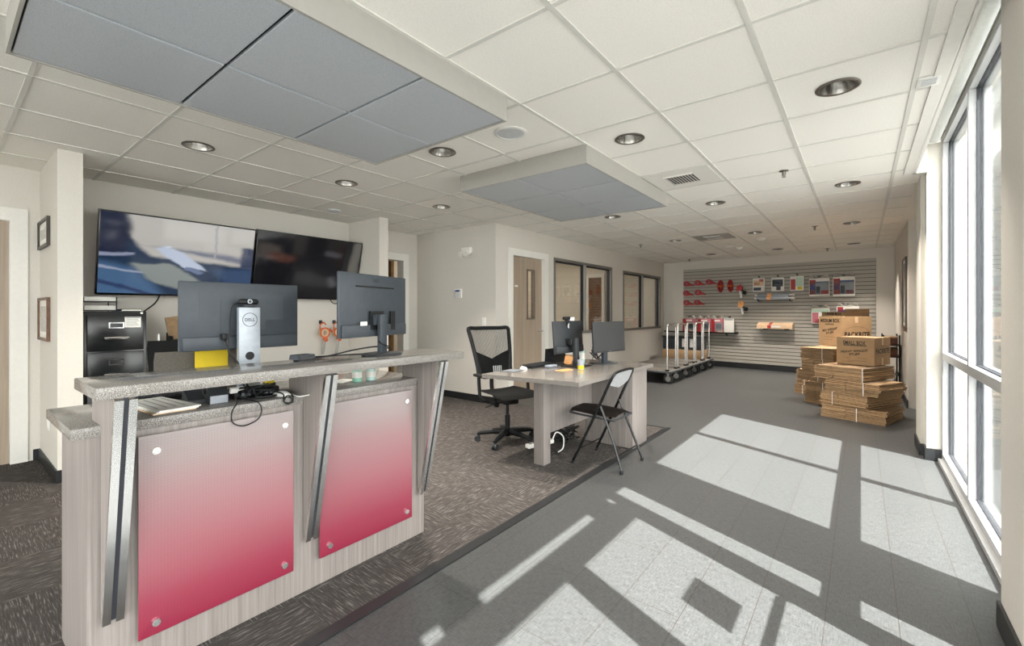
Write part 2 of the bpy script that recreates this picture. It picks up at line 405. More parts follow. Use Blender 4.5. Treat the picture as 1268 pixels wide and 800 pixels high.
# ------------------------------------------------------------------ mesh builder
class MB:
    def __init__(s): s.bm = bmesh.new()
    def _fin(s, geom_faces, m):
        for f in geom_faces: f.material_index = m
    def box(s, x0, x1, y0, y1, z0, z1, m=0, bev=0.0):
        return s.obox(((x0 + x1) / 2, (y0 + y1) / 2, (z0 + z1) / 2), (abs(x1 - x0), abs(y1 - y0), abs(z1 - z0)), (0, 0, 0), m, bev)
    def obox(s, c, size, rot=(0, 0, 0), m=0, bev=0.0, seg=2):
        mt = Matrix.Translation(c) @ Euler(rot).to_matrix().to_4x4() @ Matrix.Diagonal((*size, 1))
        old = set(s.bm.faces)
        r = bmesh.ops.create_cube(s.bm, size=1.0, matrix=mt)
        if bev:
            es = list({e for v in r['verts'] for e in v.link_edges})
            bmesh.ops.bevel(s.bm, geom=es, offset=bev, segments=seg, affect='EDGES', profile=0.5)
        for f in s.bm.faces:
            if f not in old: f.material_index = m
        return s
    def cyl(s, p0, p1, r0, r1=None, n=16, m=0):
        if r1 is None: r1 = r0
        p0 = Vector(p0); p1 = Vector(p1); d = p1 - p0
        q = d.to_track_quat('Z', 'Y').to_matrix().to_4x4()
        mt = Matrix.Translation((p0 + p1) / 2) @ q
        old = set(s.bm.faces)
        bmesh.ops.create_cone(s.bm, cap_ends=True, segments=n, radius1=max(r0, 1e-5), radius2=max(r1, 1e-5), depth=d.length, matrix=mt)
        for f in s.bm.faces:
            if f not in old: f.material_index = m
        return s
    def sphere(s, c, r, sc=(1, 1, 1), m=0, u=16, v=10, rot=(0, 0, 0)):
        old = set(s.bm.faces)
        mt = Matrix.Translation(c) @ Euler(rot).to_matrix().to_4x4() @ Matrix.Diagonal((*sc, 1))
        bmesh.ops.create_uvsphere(s.bm, u_segments=u, v_segments=v, radius=r, matrix=mt)
        for f in s.bm.faces:
            if f not in old: f.material_index = m
        return s
    def tube(s, pts, r, n=8, m=0, closed=False):
        pts = [Vector(p) for p in pts]; k = len(pts); rings = []
        up = None
        for i, p in enumerate(pts):
            if closed: t = pts[(i + 1) % k] - pts[i - 1]
            else: t = pts[min(i + 1, k - 1)] - pts[max(i - 1, 0)]
            t.normalize()
            if up is None:
                up = Vector((0, 0, 1)) if abs(t.z) < 0.9 else Vector((1, 0, 0))
            a = t.cross(up)
            if a.length < 1e-4: a = t.cross(Vector((0.3, 1, 0.2)))
            a.normalize(); b = a.cross(t).normalized(); up = b
            rr = r[i] if isinstance(r, (list, tuple)) else r
            rings.append([s.bm.verts.new(p + (a * math.cos(2 * PI * j / n) + b * math.sin(2 * PI * j / n)) * rr) for j in range(n)])
        rng = range(k) if closed else range(k - 1)
        for i in rng:
            A = rings[i]; B = rings[(i + 1) % k]
            for j in range(n):
                f = s.bm.faces.new((A[j], A[(j + 1) % n], B[(j + 1) % n], B[j])); f.material_index = m
        if not closed:
            for g in (rings[0][::-1], rings[-1]):
                f = s.bm.faces.new(g); f.material_index = m
        return s
    def prism(s, pts, vec, m=0):
        a = [s.bm.verts.new(Vector(p)) for p in pts]; v = Vector(vec)
        b = [s.bm.verts.new(Vector(p) + v) for p in pts]; k = len(a); fs = []
        fs.append(s.bm.faces.new(a[::-1])); fs.append(s.bm.faces.new(b))
        for i in range(k): fs.append(s.bm.faces.new((a[i], a[(i + 1) % k], b[(i + 1) % k], b[i])))
        for f in fs: f.material_index = m
        bmesh.ops.recalc_face_normals(s.bm, faces=fs)
        return s
    def lathe(s, prof, c=(0, 0, 0), n=24, m=0, axis='Z', cap=True):
        c = Vector(c); rings = []
        for r, z in prof:
            ring = []
            for j in range(n):
                a = 2 * PI * j / n
                p = Vector((r * math.cos(a), r * math.sin(a), z))
                if axis == 'X': p = Vector((p.z, p.x, p.y))
                if axis == 'Y': p = Vector((p.x, p.z, p.y))
                ring.append(s.bm.verts.new(c + p))
            rings.append(ring)
        fs = []
        for A, B in zip(rings, rings[1:]):
            for j in range(n): fs.append(s.bm.faces.new((A[j], A[(j + 1) % n], B[(j + 1) % n], B[j])))
        if cap:
            fs.append(s.bm.faces.new(rings[0][::-1])); fs.append(s.bm.faces.new(rings[-1]))
        for f in fs: f.material_index = m
        bmesh.ops.recalc_face_normals(s.bm, faces=fs)
        return s
    def quadgrid(s, fn, nu, nv, m=0):
        g = [[s.bm.verts.new(Vector(fn(i / nu, j / nv))) for j in range(nv + 1)] for i in range(nu + 1)]
        for i in range(nu):
            for j in range(nv):
                f = s.bm.faces.new((g[i][j], g[i + 1][j], g[i + 1][j + 1], g[i][j + 1])); f.material_index = m
        return s
    def build(s, name, mats, parent=None, world=False, smooth=True, base=None):
        me = bpy.data.meshes.new(name)
        if world and parent is not None:
            s.bm.transform((Matrix.Translation(parent.location) @ parent.rotation_euler.to_matrix().to_4x4()).inverted())
        if base is not None: s.bm.transform(Matrix.Translation(-Vector(base)))
        s.bm.to_mesh(me); s.bm.free()
        if not isinstance(mats, (list, tuple)): mats = [mats]
        for k in mats: me.materials.append(M[k] if isinstance(k, str) else k)
        if smooth:
            for p in me.polygons: p.use_smooth = True
            me.set_sharp_from_angle(angle=R(35))
        o = bpy.data.objects.new(name, me); COL.objects.link(o)
        if base is not None: o.location = base
        if parent is not None: o.parent = parent
        return o

def thing(name, label, cat, loc=(0, 0, 0), rz=0.0, group=None):
    o = bpy.data.objects.new(name, None); COL.objects.link(o)
    o.empty_display_size = 0.1
    o.location = loc; o.rotation_euler = (0, 0, rz)
    o['label'] = label; o['category'] = cat
    if group: o['group'] = group
    return o

def tag(o, label, cat, group=None):
    o['label'] = label; o['category'] = cat
    if group: o['group'] = group
    return o

def struct(name, mb, mats, parent=None):
    o = mb.build(name, mats, parent, smooth=False)
    if parent is None: o['kind'] = 'structure'
    return o

def sroot(name, loc=(0, 0, 0)):
    o = bpy.data.objects.new(name, None); COL.objects.link(o); o.location = loc
    o['kind'] = 'structure'
    return o

def dup(root, loc, rz=None, label=None, group=None):
    r = root.copy(); COL.objects.link(r); r.location = loc
    if rz is not None: r.rotation_euler = (0, 0, rz)
    if label: r['label'] = label
    if group: r['group'] = group
    for ch in list(root.children):
        c = ch.copy(); COL.objects.link(c); c.parent = r
        for g in list(ch.children):
            d = g.copy(); COL.objects.link(d); d.parent = c
    return r

def lettering(name, body, mtx, width, mt, parent, bold=0.0, sx=1.0, height=None, label=None):
    """flat printed text; mtx: local frame (text runs along local x, up local y, faces local z)"""
    cu = bpy.data.curves.new('text', 'FONT'); cu.body = body; cu.size = 1.0
    cu.align_x = 'CENTER'; cu.align_y = 'CENTER'; cu.offset = bold; cu.space_character = 1.0 + bold * 2
    t = bpy.data.objects.new('text', cu); COL.objects.link(t)
    dg = bpy.context.evaluated_depsgraph_get(); dg.update()
    me = bpy.data.meshes.new_from_object(t.evaluated_get(dg))
    bpy.data.objects.remove(t); bpy.data.curves.remove(cu)
    xs = [v.co.x for v in me.vertices]; ys = [v.co.y for v in me.vertices]
    w = max(xs) - min(xs); h = max(ys) - min(ys)
    k = width / w; ky = (height / h) if height else k
    cx = (max(xs) + min(xs)) / 2; cy = (max(ys) + min(ys)) / 2
    for v in me.vertices:
        v.co = mtx @ Vector(((v.co.x - cx) * k, (v.co.y - cy) * ky, 0.0))
    me.name = name; me.materials.clear(); me.materials.append(M[mt])
    o = bpy.data.objects.new(name, me); COL.objects.link(o); o.parent = parent
    if label: o['label'] = label
    return o

def frame(origin, xdir, ydir):
    x = Vector(xdir).normalized(); y = Vector(ydir).normalized(); z = x.cross(y)
    m = Matrix((x, y, z)).transposed().to_4x4(); m.translation = Vector(origin)
    return m

# ------------------------------------------------------------------ the setting
H = 2.527
TOP = 2.86
XL = -5.65                      # wall of the TV alcove and passage
struct('floor', MB().box(-6.6, 0.9, -3.2, 12.0, -0.10, 0.0), 'floor')
struct('floor', MB().box(-5.75, -1.72, -3.0, 4.965, 0.0005, 0.006), 'carpet')
st = MB(); st.box(-1.725, -1.665, -3.0, 5.0, 0.0005, 0.008); st.box(-4.0, -1.725, 4.965, 5.0, 0.0005, 0.008)
struct('trim_1', st, 'base')

# ceiling: tiles, pocket over the windows, T-bar grid
LIGHTS = {-0.10: (3.03, 5.39, 7.80, 10.2), -1.297: (3.03, 5.42, 7.84, 10.2), -2.54: (2.40, 5.40, 7.88, 10.25), -3.88: (1.205, 2.42, 3.65)}
c = MB()
def holed(mb, x, y, h=0.13, r=0.083, n=32):
    """square ceiling cell with a round hole"""
    a = []; b = []
    for j in range(n):
        t = 2 * PI * j / n; ct, s_ = math.cos(t), math.sin(t); k = h / max(abs(ct), abs(s_))
        a.append(mb.bm.verts.new((x + ct * k, y + s_ * k, H))); b.append(mb.bm.verts.new((x + ct * r, y + s_ * r, H)))
    for j in range(n): mb.bm.faces.new((a[j], b[j], b[(j + 1) % n], a[(j + 1) % n]))
    mb.box(x - h, x + h, y - h, y + h, H + 0.13, H + 0.15)
    for sx_ in (-1, 1):
        mb.box(x + sx_ * h, x + sx_ * (h + 0.01), y - h, y + h, H + 0.05, H + 0.15); mb.box(x - h, x + h, y + sx_ * h, y + sx_ * (h + 0.01), H + 0.05, H + 0.15)
cx_ = -6.6
for x in sorted(LIGHTS):
    c.box(cx_, x - 0.13, -3.2, 12.0, H, H + 0.05)
    cy_ = -3.2
    for y in LIGHTS[x]:
        c.box(x - 0.13, x + 0.13, cy_, y - 0.13, H, H + 0.05); holed(c, x, y); cy_ = y + 0.13
    c.box(x - 0.13, x + 0.13, cy_, 12.0, H, H + 0.05)
    cx_ = x + 0.13
c.box(cx_, 0.36, -3.2, 12.0, H, H + 0.05)
c.box(0.36, 0.9, 5.36, 12.0, H, H + 0.05)
c.box(0.38, 0.70, -3.2, 5.36, TOP, TOP + 0.05); c.box(0.60, 0.70, -3.2, 5.36, 2.80, TOP)
struct('ceiling', c, 'ceiling')
g = MB()
for i in range(-9, 3):
    x = 0.228 - 0.6065 * (-i) if i <= 0 else 0.228 + 0.6065 * i
    if x > 0.34: continue
    g.box(x - 0.012, x + 0.012, -3.0, 11.6, H - 0.006, H + 0.004)
for k in range(-8, 18):
    y = 1.52 + 0.6065 * k
    if y > 11.45: continue
    w = 0.022
    x1 = 0.34 if y < 5.3 else 0.43
    g.box(-5.66, x1, y - w / 2, y + w / 2, H - 0.0045, H + 0.004)
struct('trim_2', g, 'grid')
g = MB()
g.box(0.30, 0.362, -3.0, 5.335, H - 0.012, H + 0.004)
g.box(0.36, 0.385, -3.0, 5.335, H - 0.012, TOP)
g.box(0.36, 0.46, 5.30, 5.345, H - 0.012, H + 0.03); g.box(0.36, 0.46, 5.328, 5.345, H + 0.03, TOP)
struct('trim_3', g, 'white_trim')

# far wall (very slightly off square)
P0 = Vector((-3.95, 11.5, 0)); P1 = Vector((0.52, 11.05, 0))
FU = (P1 - P0).normalized(); FN = Vector((FU.y, -FU.x, 0))     # FN points back into the room
FANG = math.atan2(FU.y, FU.x)
def fw(u, z, off=0.0): return P0 + FU * u + FN * off + Vector((0, 0, z))
w = MB(); a = P0 - FU * 0.6; b = P1 + FU * 0.4
w.prism([a, b, b - FN * 0.12, a - FN * 0.12], (0, 0, H))
struct('wall_far', w, 'wall')
struct('baseboard_far', MB().prism([fw(0.03, 0, 0.002), fw(0.47, 0, 0.002), fw(0.47, 0, 0.014), fw(0.03, 0, 0.014)], (0, 0, 0.1)), 'base')

# left side walls
w = MB()
WX = -4.0
def wall_y(mb, x0, x1, y0, y1, holes, z0=0.0, z1=H):
    """wall running along y with rectangular holes [(ya,yb,za,zb)]"""
    cur = y0
    for (ya, yb, za, zb) in sorted(holes):
        mb.box(x0, x1, cur, ya, z0, z1)
        if za > z0: mb.box(x0, x1, ya, yb, z0, za)
        if zb < z1: mb.box(x0, x1, ya, yb, zb, z1)
        cur = yb
    mb.box(x0, x1, cur, y1, z0, z1)
D2 = (5.14, 6.03, 0.0, 2.15)
W1 = (6.27, 8.46, 0.90, 2.19)
W2 = (9.00, 11.25, 0.88, 2.17)
wall_y(w, WX - 0.12, WX, 4.90, 11.55, [D2, W1, W2])
struct('wall_left', w, 'wall')
w = MB(); w.box(XL - 0.1, WX, 4.78, 4.90, 0, H)
struct('wall_keypad', w, 'wall')
w = MB(); wall_y(w, XL - 0.12, XL, 0.70, 4.78, [(3.80, 4.53, 0.0, 2.12)])
struct('wall_alcove', w, 'wall')
w = MB(); w.box(XL, -4.95, 3.56, 3.70, 0, H)
struct('wall_wing', w, 'wall')
w = MB(); w.box(-5.80, -4.78, 0.573, 0.714, 0, H)
struct('wall_column', w, 'wall')
w = MB(); wall_y(w, -5.80, -5.68, -3.0, 0.573, [(-0.58, 0.425, 0.0, 2.10)])
struct('wall_left', w, 'wall')
w = MB(); w.box(-5.8, -4.01, -3.12, -3.0, 0, TOP); w.box(-4.01, 0.5, -3.12, -3.0, 2.62, TOP); w.box(-4.01, 0.5, -3.12, -3.0, 0, 0.12); w.box(0.5, 0.9, -3.12, -3.0, 0, TOP)
struct('wall_back', w, 'wall')
r = sroot('added_back_window', (-2.5, -3.06, 0.12))  # unseen window added in the back wall to brighten the left interior
q = MB(); q.box(-4.01, 0.5, -3.10, -3.02, 0.12, 0.17); q.box(-4.01, 0.5, -3.10, -3.02, 2.57, 2.62)
q.build('window_frame', 'alu', r, world=True, smooth=False)
for i in range(1, 5):
    x = -5.5 + i * 1.488
    q = MB(); q.box(x, x + 0.05, -3.10, -3.02, 0.17, 2.57); q.build('mullion', 'alu', r, world=True, smooth=False)
    if i < 4: MB().box(x + 0.05, x + 1.488, -3.063, -3.057, 0.17, 2.57).build('window_pane', 'glass', r, world=True, smooth=False)
bb = MB()
bb.box(-5.68, -5.668, 0.53, 0.573, 0, 0.10); bb.box(-5.668, -4.78, 0.561, 0.573, 0, 0.10); bb.box(-4.78, -4.768, 0.561, 0.72, 0, 0.10)
struct('baseboard_column', bb, 'base')
bb = MB(); bb.box(XL, WX + 0.012, 4.768, 4.78, 0, 0.105); bb.box(WX, WX + 0.012, 4.78, 5.03, 0, 0.105)
bb.box(WX, WX + 0.012, 6.14, 11.4, 0, 0.105)
struct('baseboard_left', bb, 'base')
bb = MB(); bb.box(-4.95, -4.938, 3.55, 3.71, 0, 0.1); bb.box(XL, -4.938, 3.548, 3.56, 0, 0.1)
struct('baseboard_wing', bb, 'base')

# doors
def door_frame(name, x, y0, y1, ztop, t=0.055, depth=0.14, out=0.012, leaf=None):
    r = sroot(name, (x, (y0 + y1) / 2, 0))
    f = MB(); o = (x + out, x - depth)
    f.box(o[0], x - 0.002, y0 - t, y0 + 0.03, 0, ztop - 0.03); f.box(o[0], x - 0.002, y1 - 0.03, y1 + t, 0, ztop - 0.03)
    f.box(o[0], x - 0.002, y0 - t, y1 + t, ztop - 0.03, ztop + t)
    f.box(x - 0.002, o[1], y0, y0 + 0.03, 0, ztop - 0.03); f.box(x - 0.002, o[1], y1 - 0.03, y1, 0, ztop - 0.03)
    f.box(x - 0.002, o[1], y0, y1, ztop - 0.03, ztop)
    f.build('door_frame', 'white_trim', r, world=True, smooth=False)
    return r
d1 = door_frame('door_1', -5.68, -0.58, 0.425, 2.10, t=0.075)
MB().box(-5.745, -5.70, -0.545, 0.392, 0.01, 2.065).build('door_leaf', 'door_wood', d1, world=True, smooth=False)
d2 = door_frame('door_2', WX, 5.14, 6.03, 2.15, t=0.07)
lf = MB(); wall_y(lf, WX - 0.10, WX - 0.055, 5.172, 5.998, [(5.60, 5.79, 1.18, 1.94)], 0.01, 2.118)
leaf2 = lf.build('door_leaf', 'door_wood', d2, world=True, smooth=False)
v = MB(); x0, x1 = WX - 0.106, WX - 0.045
v.box(x0, x1, 5.59, 5.615, 1.17, 1.95); v.box(x0, x1, 5.775, 5.80, 1.17, 1.95); v.box(x0, x1, 5.615, 5.775, 1.17, 1.195); v.box(x0, x1, 5.615, 5.775, 1.925, 1.95)
v.build('vision_frame', 'dark_steel', d2, world=True, smooth=False)
MB().box(WX - 0.08, WX - 0.074, 5.615, 5.775, 1.195, 1.925).build('vision_glass', 'glass_in', d2, world=True, smooth=False)
hd = MB(); hd.cyl((WX - 0.055, 5.935, 0.99), (WX - 0.043, 5.935, 0.99), 0.03, n=20); hd.cyl((WX - 0.043, 5.935, 0.99), (WX + 0.005, 5.935, 0.99), 0.011)
hd.tube([(WX + 0.003, 5.945, 0.99), (WX + 0.005, 5.87, 0.99), (WX - 0.0, 5.80, 0.988)], 0.009)
hd.build('door_handle', 'steel', d2, world=True)
MB().box(WX - 0.055, WX - 0.052, 5.285, 5.36, 1.665, 1.69).build('name_plate', 'paper', d2, world=True, smooth=False)
d3 = door_frame('door_3', XL, 3.80, 4.53, 2.12, t=0.075)

# interior windows of the offices
def office_window(name, hole, mull):
    y0, y1, z0, z1 = hole
    r = sroot(name, (WX, (y0 + y1) / 2, z0))
    f = MB(); xa, xb = WX - 0.125, WX + 0.012; t = 0.045
    f.box(xa, xb, y0, y1, z1 - t, z1); f.box(xa, xb + 0.01, y0, y1, z0, z0 + t)
    f.box(xa, xb, y0, y0 + t, z0 + t, z1 - t); f.box(xa, xb, y1 - t, y1, z0 + t, z1 - t)
    f.build('window_frame', 'grey_frame', r, world=True, smooth=False)
    k = MB(); k.box(WX - 0.10, WX - 0.005, mull - 0.03, mull + 0.03, z0 + t, z1 - t)
    k.build('mullion', 'cloud_side', r, world=True, smooth=False)
    for ya, yb in ((y0 + t, mull - 0.03), (mull + 0.03, y1 - t)):
        MB().box(WX - 0.062, WX - 0.056, ya, yb, z0 + t, z1 - t).build('window_pane', 'glass_in', r, world=True, smooth=False)
        MB().box(WX - 0.075, WX - 0.03, yb - 0.022, yb, z0 + t, z1 - t).build('gasket', 'gasket', r, world=True, smooth=False)
        MB().box(WX - 0.075, WX - 0.03, ya, yb - 0.022, z1 - t - 0.022, z1 - t).build('gasket', 'gasket', r, world=True, smooth=False)
    return r
office_window('window_1', W1, 7.36)
office_window('window_2', W2, 10.12)
# rooms behind the office glass and the passage door
w = MB(); w.box(-6.5, -6.4, 4.90, 11.9, 0, H); w.box(-6.4, WX - 0.12, 11.75, 11.87, 0, H); w.box(-6.4, WX - 0.12, 6.08, 6.16, 0, H); w.box(-6.4, WX - 0.12, 8.70, 8.78, 0, H)
struct('wall_office', w, 'wall_dim')
w = MB(); w.box(-6.6, -6.5, 0.6, 4.9, 0, H); w.box(-6.5, XL - 0.12, 3.2, 3.28, 0, H)
struct('wall_passage', w, 'wall_dim')
for i, (x_, y_) in enumerate(((-5.2, 7.4), (-5.2, 10.2), (-5.2, 5.5))):
    ld = bpy.data.lights.new('added_office_fill', 'AREA'); ld.shape = 'RECTANGLE'; ld.size = 1.1; ld.size_y = 0.5; ld.energy = 9.0; ld.color = (1.0, 0.90, 0.76)  # added out of sight to brighten the rooms behind the office glass
    lo = bpy.data.objects.new('added_office_fill', ld); COL.objects.link(lo); lo.location = (x_, y_, H - 0.02)
d4 = sroot('door_4', (-4.48, 8.70, 0))
MB().box(-4.64, -4.33, 8.675, 8.70, 0.0, 2.02).build('door_leaf', 'frame_wood', d4, world=True, smooth=False)
f = MB(); f.box(-4.70, -4.64, 8.66, 8.70, 0, 2.09); f.box(-4.33, -4.27, 8.66, 8.70, 0, 2.09); f.box(-4.64, -4.33, 8.66, 8.70, 2.02, 2.09)
f.build('door_frame', 'white_trim', d4, world=True, smooth=False)

# right side: columns, recessed wall, corner
w = MB(); w.box(0.455, 0.74, 2.36, 2.69, 0, TOP); struct('wall_right', w, 'wall')
w = MB(); w.box(0.455, 0.74, 5.335, 5.48, 0, TOP); w.box(0.427, 0.80, 5.48, 5.89, 0, H); struct('wall_right', w, 'wall')
w = MB(); w.box(0.75, 0.87, 5.89, 8.0, 0, H); w.box(0.50, 0.87, 8.0, 11.3, 0, H); struct('wall_right', w, 'wall')
bb = MB(); bb.box(0.443, 0.455, 2.30, 2.702, 0, 0.105); bb.box(0.455, 0.55, 2.69, 2.702, 0, 0.105)
struct('baseboard_right', bb, 'base')
bb = MB(); bb.box(0.455, 0.55, 5.323, 5.335, 0, 0.105); bb.box(0.443, 0.455, 5.323, 5.468, 0, 0.105); bb.box(0.415, 0.455, 5.468, 5.48, 0, 0.105); bb.box(0.415, 0.427, 5.48, 5.90, 0, 0.105)
bb.box(0.488, 0.50, 7.99, 11.0, 0, 0.105)
struct('baseboard_right', bb, 'base')

XI, XG, XO = 0.555, 0.608, 0.66
def frame_bars(mb, gk, x0, x1, y0, y1, z0, z1):
    mb.box(x0, x1, y0, y1, z0, z1)
def glazing(name, y0, y1, z0, z1, jl, jr, sill, head, mulls, transom):
    """storefront glazing: frame, mullions, transom, gaskets, one pane per opening"""
    r = sroot(name, (XG, (y0 + y1) / 2, z0))
    f = MB()
    f.box(XI, XO, y0, y0 + jl, z0, z1); f.box(XI, XO, y1 - jr, y1, z0, z1)
    f.box(XI, XO, y0 + jl, y1 - jr, z0, z0 + sill); f.box(XI, XO, y0 + jl, y1 - jr, z1 - head, z1)
    f.build('window_frame', 'alu', r, world=True, smooth=False)
    s = MB(); s.box(XI - 0.03, XI, y0, y1, z0, z0 + 0.03); s.build('window_sill', 'alu', r, world=True, smooth=False)
    ys = [y0 + jl]
    for mc, mw in mulls:
        q = MB(); q.box(XI, XO, mc - mw / 2, mc + mw / 2, z0 + sill, z1 - head); q.build('mullion', 'alu', r, world=True, smooth=False)
        ys += [mc - mw / 2, mc + mw / 2]
    ys.append(y1 - jr)
    zs = [z0 + sill]
    if transom:
        q = MB()
        for i in range(0, len(ys), 2): q.box(XI, XO, ys[i], ys[i + 1], transom[0], transom[1])
        q.build('transom', 'alu', r, world=True, smooth=False)
        zs += [transom[0], transom[1]]
    zs.append(z1 - head)
    gk = MB()
    for i in range(0, len(ys), 2):
        for j in range(0, len(zs), 2):
            a, b_, c_, d = ys[i], ys[i + 1], zs[j], zs[j + 1]
            MB().box(XG - 0.003, XG + 0.003, a, b_, c_, d).build('window_pane', 'glass', r, world=True, smooth=False)
            for s_ in (-1, 1):
                xa = XG + s_ * 0.004; xb = XG + s_ * 0.016
                gk.box(xa, xb, a, a + 0.008, c_, d); gk.box(xa, xb, b_ - 0.008, b_, c_, d)
                gk.box(xa, xb, a, b_, c_, c_ + 0.008); gk.box(xa, xb, a, b_, d - 0.008, d)
    gk.build('gasket', 'gasket', r, world=True, smooth=False)
    return r
glazing('window_3', 2.69, 5.335, 0.0, 2.80, 0.25, 0.032, 0.075, 0.055, [(4.165, 0.055)], (0.885, 0.946))
glazing('added_side_window', -2.9, 0.20, 0.0, 2.80, 0.06, 0.06, 0.075, 0.055, [(-1.35, 0.055)], (0.885, 0.946))  # unseen glazing, added beside and behind the camera for more sky light
# entrance: double glass doors, a sidelight, a transom light above
d5 = sroot('door_5', (XG, 1.25, 0))
f = MB()
f.box(XI, XO, 0.20, 0.32, 0, 2.80); f.box(XI, XO, 2.05, 2.13, 0, 2.80); f.box(XI, XO, 2.33, 2.36, 0, 2.80)
f.box(XI, XO, 0.32, 2.05, 2.42, 2.516); f.box(XI, XO, 0.32, 2.05, 2.738, 2.80); f.box(XI, XO, 0.46, 0.66, 2.516, 2.738); f.box(XI, XO, 1.74, 1.97, 2.516, 2.738); f.box(XI, XO, 2.13, 2.33, 2.74, 2.80); f.box(XI, XO, 2.13, 2.33, 0, 0.075); f.box(XI, XO, 2.13, 2.33, 0.885, 0.946)
f.build('door_frame', 'alu', d5, world=True, smooth=False)
for ya, yb in ((0.33, 1.19), (1.20, 2.04)):
    q = MB(); t = 0.10
    q.box(0.58, 0.63, ya, ya + t, 0.01, 2.41); q.box(0.58, 0.63, yb - 0.045, yb, 0.01, 2.41); q.box(0.58, 0.63, ya + t, yb - 0.045, 0.01, 0.26); q.box(0.58, 0.63, ya + t, yb - 0.045, 2.34, 2.41)
    lf = q.build('door_leaf', 'alu', d5, world=True, smooth=False)
    MB().box(0.602, 0.608, ya + t, yb - 0.045, 0.26, 2.34).build('door_glass', 'glass', lf, smooth=False)
    lf.children[0].data.transform(Matrix.Translation(-Vector(d5.location)))
    p = MB(); p.box(0.52, 0.55, ya + 0.03, yb - 0.03, 1.09, 1.115); p.box(0.55, 0.58, ya + 0.05, ya + 0.08, 1.08, 1.125); p.box(0.55, 0.58, yb - 0.04, yb - 0.02, 1.08, 1.125)
    pb = p.build('push_bar', 'steel', lf, smooth=False); pb.data.transform(Matrix.Translation(-Vector(d5.location)))
MB().box(XG - 0.003, XG + 0.003, 2.13, 2.33, 0.075, 0.885).build('door_sidelight', 'glass', d5, world=True, smooth=False)
MB().box(XG - 0.003, XG + 0.003, 2.13, 2.33, 0.946, 2.74).build('door_sidelight', 'glass', d5, world=True, smooth=False)
MB().box(XG - 0.003, XG + 0.003, 0.32, 2.05, 2.516, 2.738).build('door_transom_light', 'glass', d5, world=True, smooth=False)
ds = MB(); ds.box(0.595, 0.601, 1.545, 1.76, 1.36, 1.66); 
tag(ds.build('door_sign', 'charcoal', smooth=False, base=(0.598, 1.65, 1.36)), 'dark rectangular sign on the glass entrance door beside the camera', 'sign')

# outside: walk, apron and the block pier the windows look along
struct('trim_4', MB().box(0.9, 2.4, -4.6, 16, -0.16, -0.06).box(-9, 0.9, -4.6, -3.2, -0.16, -0.06), 'concrete')
struct('trim_5', MB().box(2.4, 14, -12, 16, -0.16, -0.08).box(-9, 2.4, -12, -4.6, -0.16, -0.08), 'asphalt')
w = MB(); w.box(0.70, 2.4, 6.2, 6.6, -0.1, 4.0); w.box(0.74, 1.0, 5.34, 6.2, -0.06, 3.6)
struct('wall_outside', w, 'block')

# roller shade in the pocket
rs = thing('roller_shade', 'rolled up grey-white window shade in the ceiling pocket above the glazing', 'window shade', (0.49, 3.95, 2.74))
MB().cyl((0.49, 2.74, 2.755), (0.49, 5.17, 2.755), 0.036, n=24).build('shade_roll', 'shade', rs, world=True)
q = MB(); q.box(0.452, 0.528, 5.17, 5.185, 2.72, TOP); q.build('bracket', 'white', rs, world=True, smooth=False)
q = MB(); q.box(0.452, 0.528, 2.725, 2.74, 2.72, TOP); q.build('bracket', 'white', rs, world=True, smooth=False)

# slatwall
sl = MB(); ZB, ZT = 0.13, 2.325; pitch = 0.0762
u0, u1 = 0.47, 4.20
n = int((ZT - ZB) / pitch)
def slab(mb, ua, ub, za, zb, o0, o1, m=0):
    mb.prism([fw(ua, za, o0), fw(ub, za, o0), fw(ub, za, o1), fw(ua, za, o1)], (0, 0, zb - za), m)
slab(sl, u0, u1, ZB, ZT, 0.0, 0.006, 1)
for k in range(n + 1):
    za = ZB + k * pitch; zb = min(za + pitch - 0.013, ZT)
    if zb > za: slab(sl, u0, u1, za, zb, 0.006, 0.02, 0)
o = struct('wall_far_slats', sl, ['slatwall', 'groove'])
struct('baseboard_far', MB().prism([fw(u0, 0, 0.001), fw(u1, 0, 0.001), fw(u1, 0, 0.016), fw(u0, 0, 0.016)], (0, 0, 0.125)), 'base')

# ------------------------------------------------------------------ suspended ceiling clouds
def cloud(label, x0, x1, y0, y1):
    zc = 2.385
    r = thing('ceiling_cloud', label, 'ceiling panel', ((x0 + x1) / 2, (y0 + y1) / 2, H), 0, 'suspended ceiling clouds')
    s = MB(); t = 0.012
    s.box(x0, x1, y0, y0 + t, zc, H); s.box(x0, x1, y1 - t, y1, zc, H); s.box(x0, x0 + t, y0 + t, y1 - t, zc, H); s.box(x1 - t, x1, y0 + t, y1 - t, zc, H)
    s.build('fascia', 'cloud_side', r, world=True, smooth=False)
    b_ = MB(); 
    for i in range(2):
        for j in range(3):
            xa = x0 + t + (x1 - x0 - 2 * t) * i / 2; xb = x0 + t + (x1 - x0 - 2 * t) * (i + 1) / 2
            ya = y0 + t + (y1 - y0 - 2 * t) * j / 3; yb = y0 + t + (y1 - y0 - 2 * t) * (j + 1) / 3
            gp = 0.007
            p = MB(); p.box(xa + gp, xb - gp, ya + gp, yb - gp, zc + 0.004, zc + 0.02, 0, 0.003)
            p.build('perforated_panel', 'perf', r, world=True, smooth=False)
    b_.box(x0 + t, x1 - t, y0 + t, y1 - t, zc + 0.022, zc + 0.03)
    b_.build('backing', 'charcoal', r, world=True, smooth=False)
cloud('large grey perforated ceiling cloud nearest the camera, above the reception counter', -2.84, -1.60, 0.185, 2.012)
cloud('grey perforated ceiling cloud further back, above the desk', -2.87, -1.585, 2.93, 4.66)

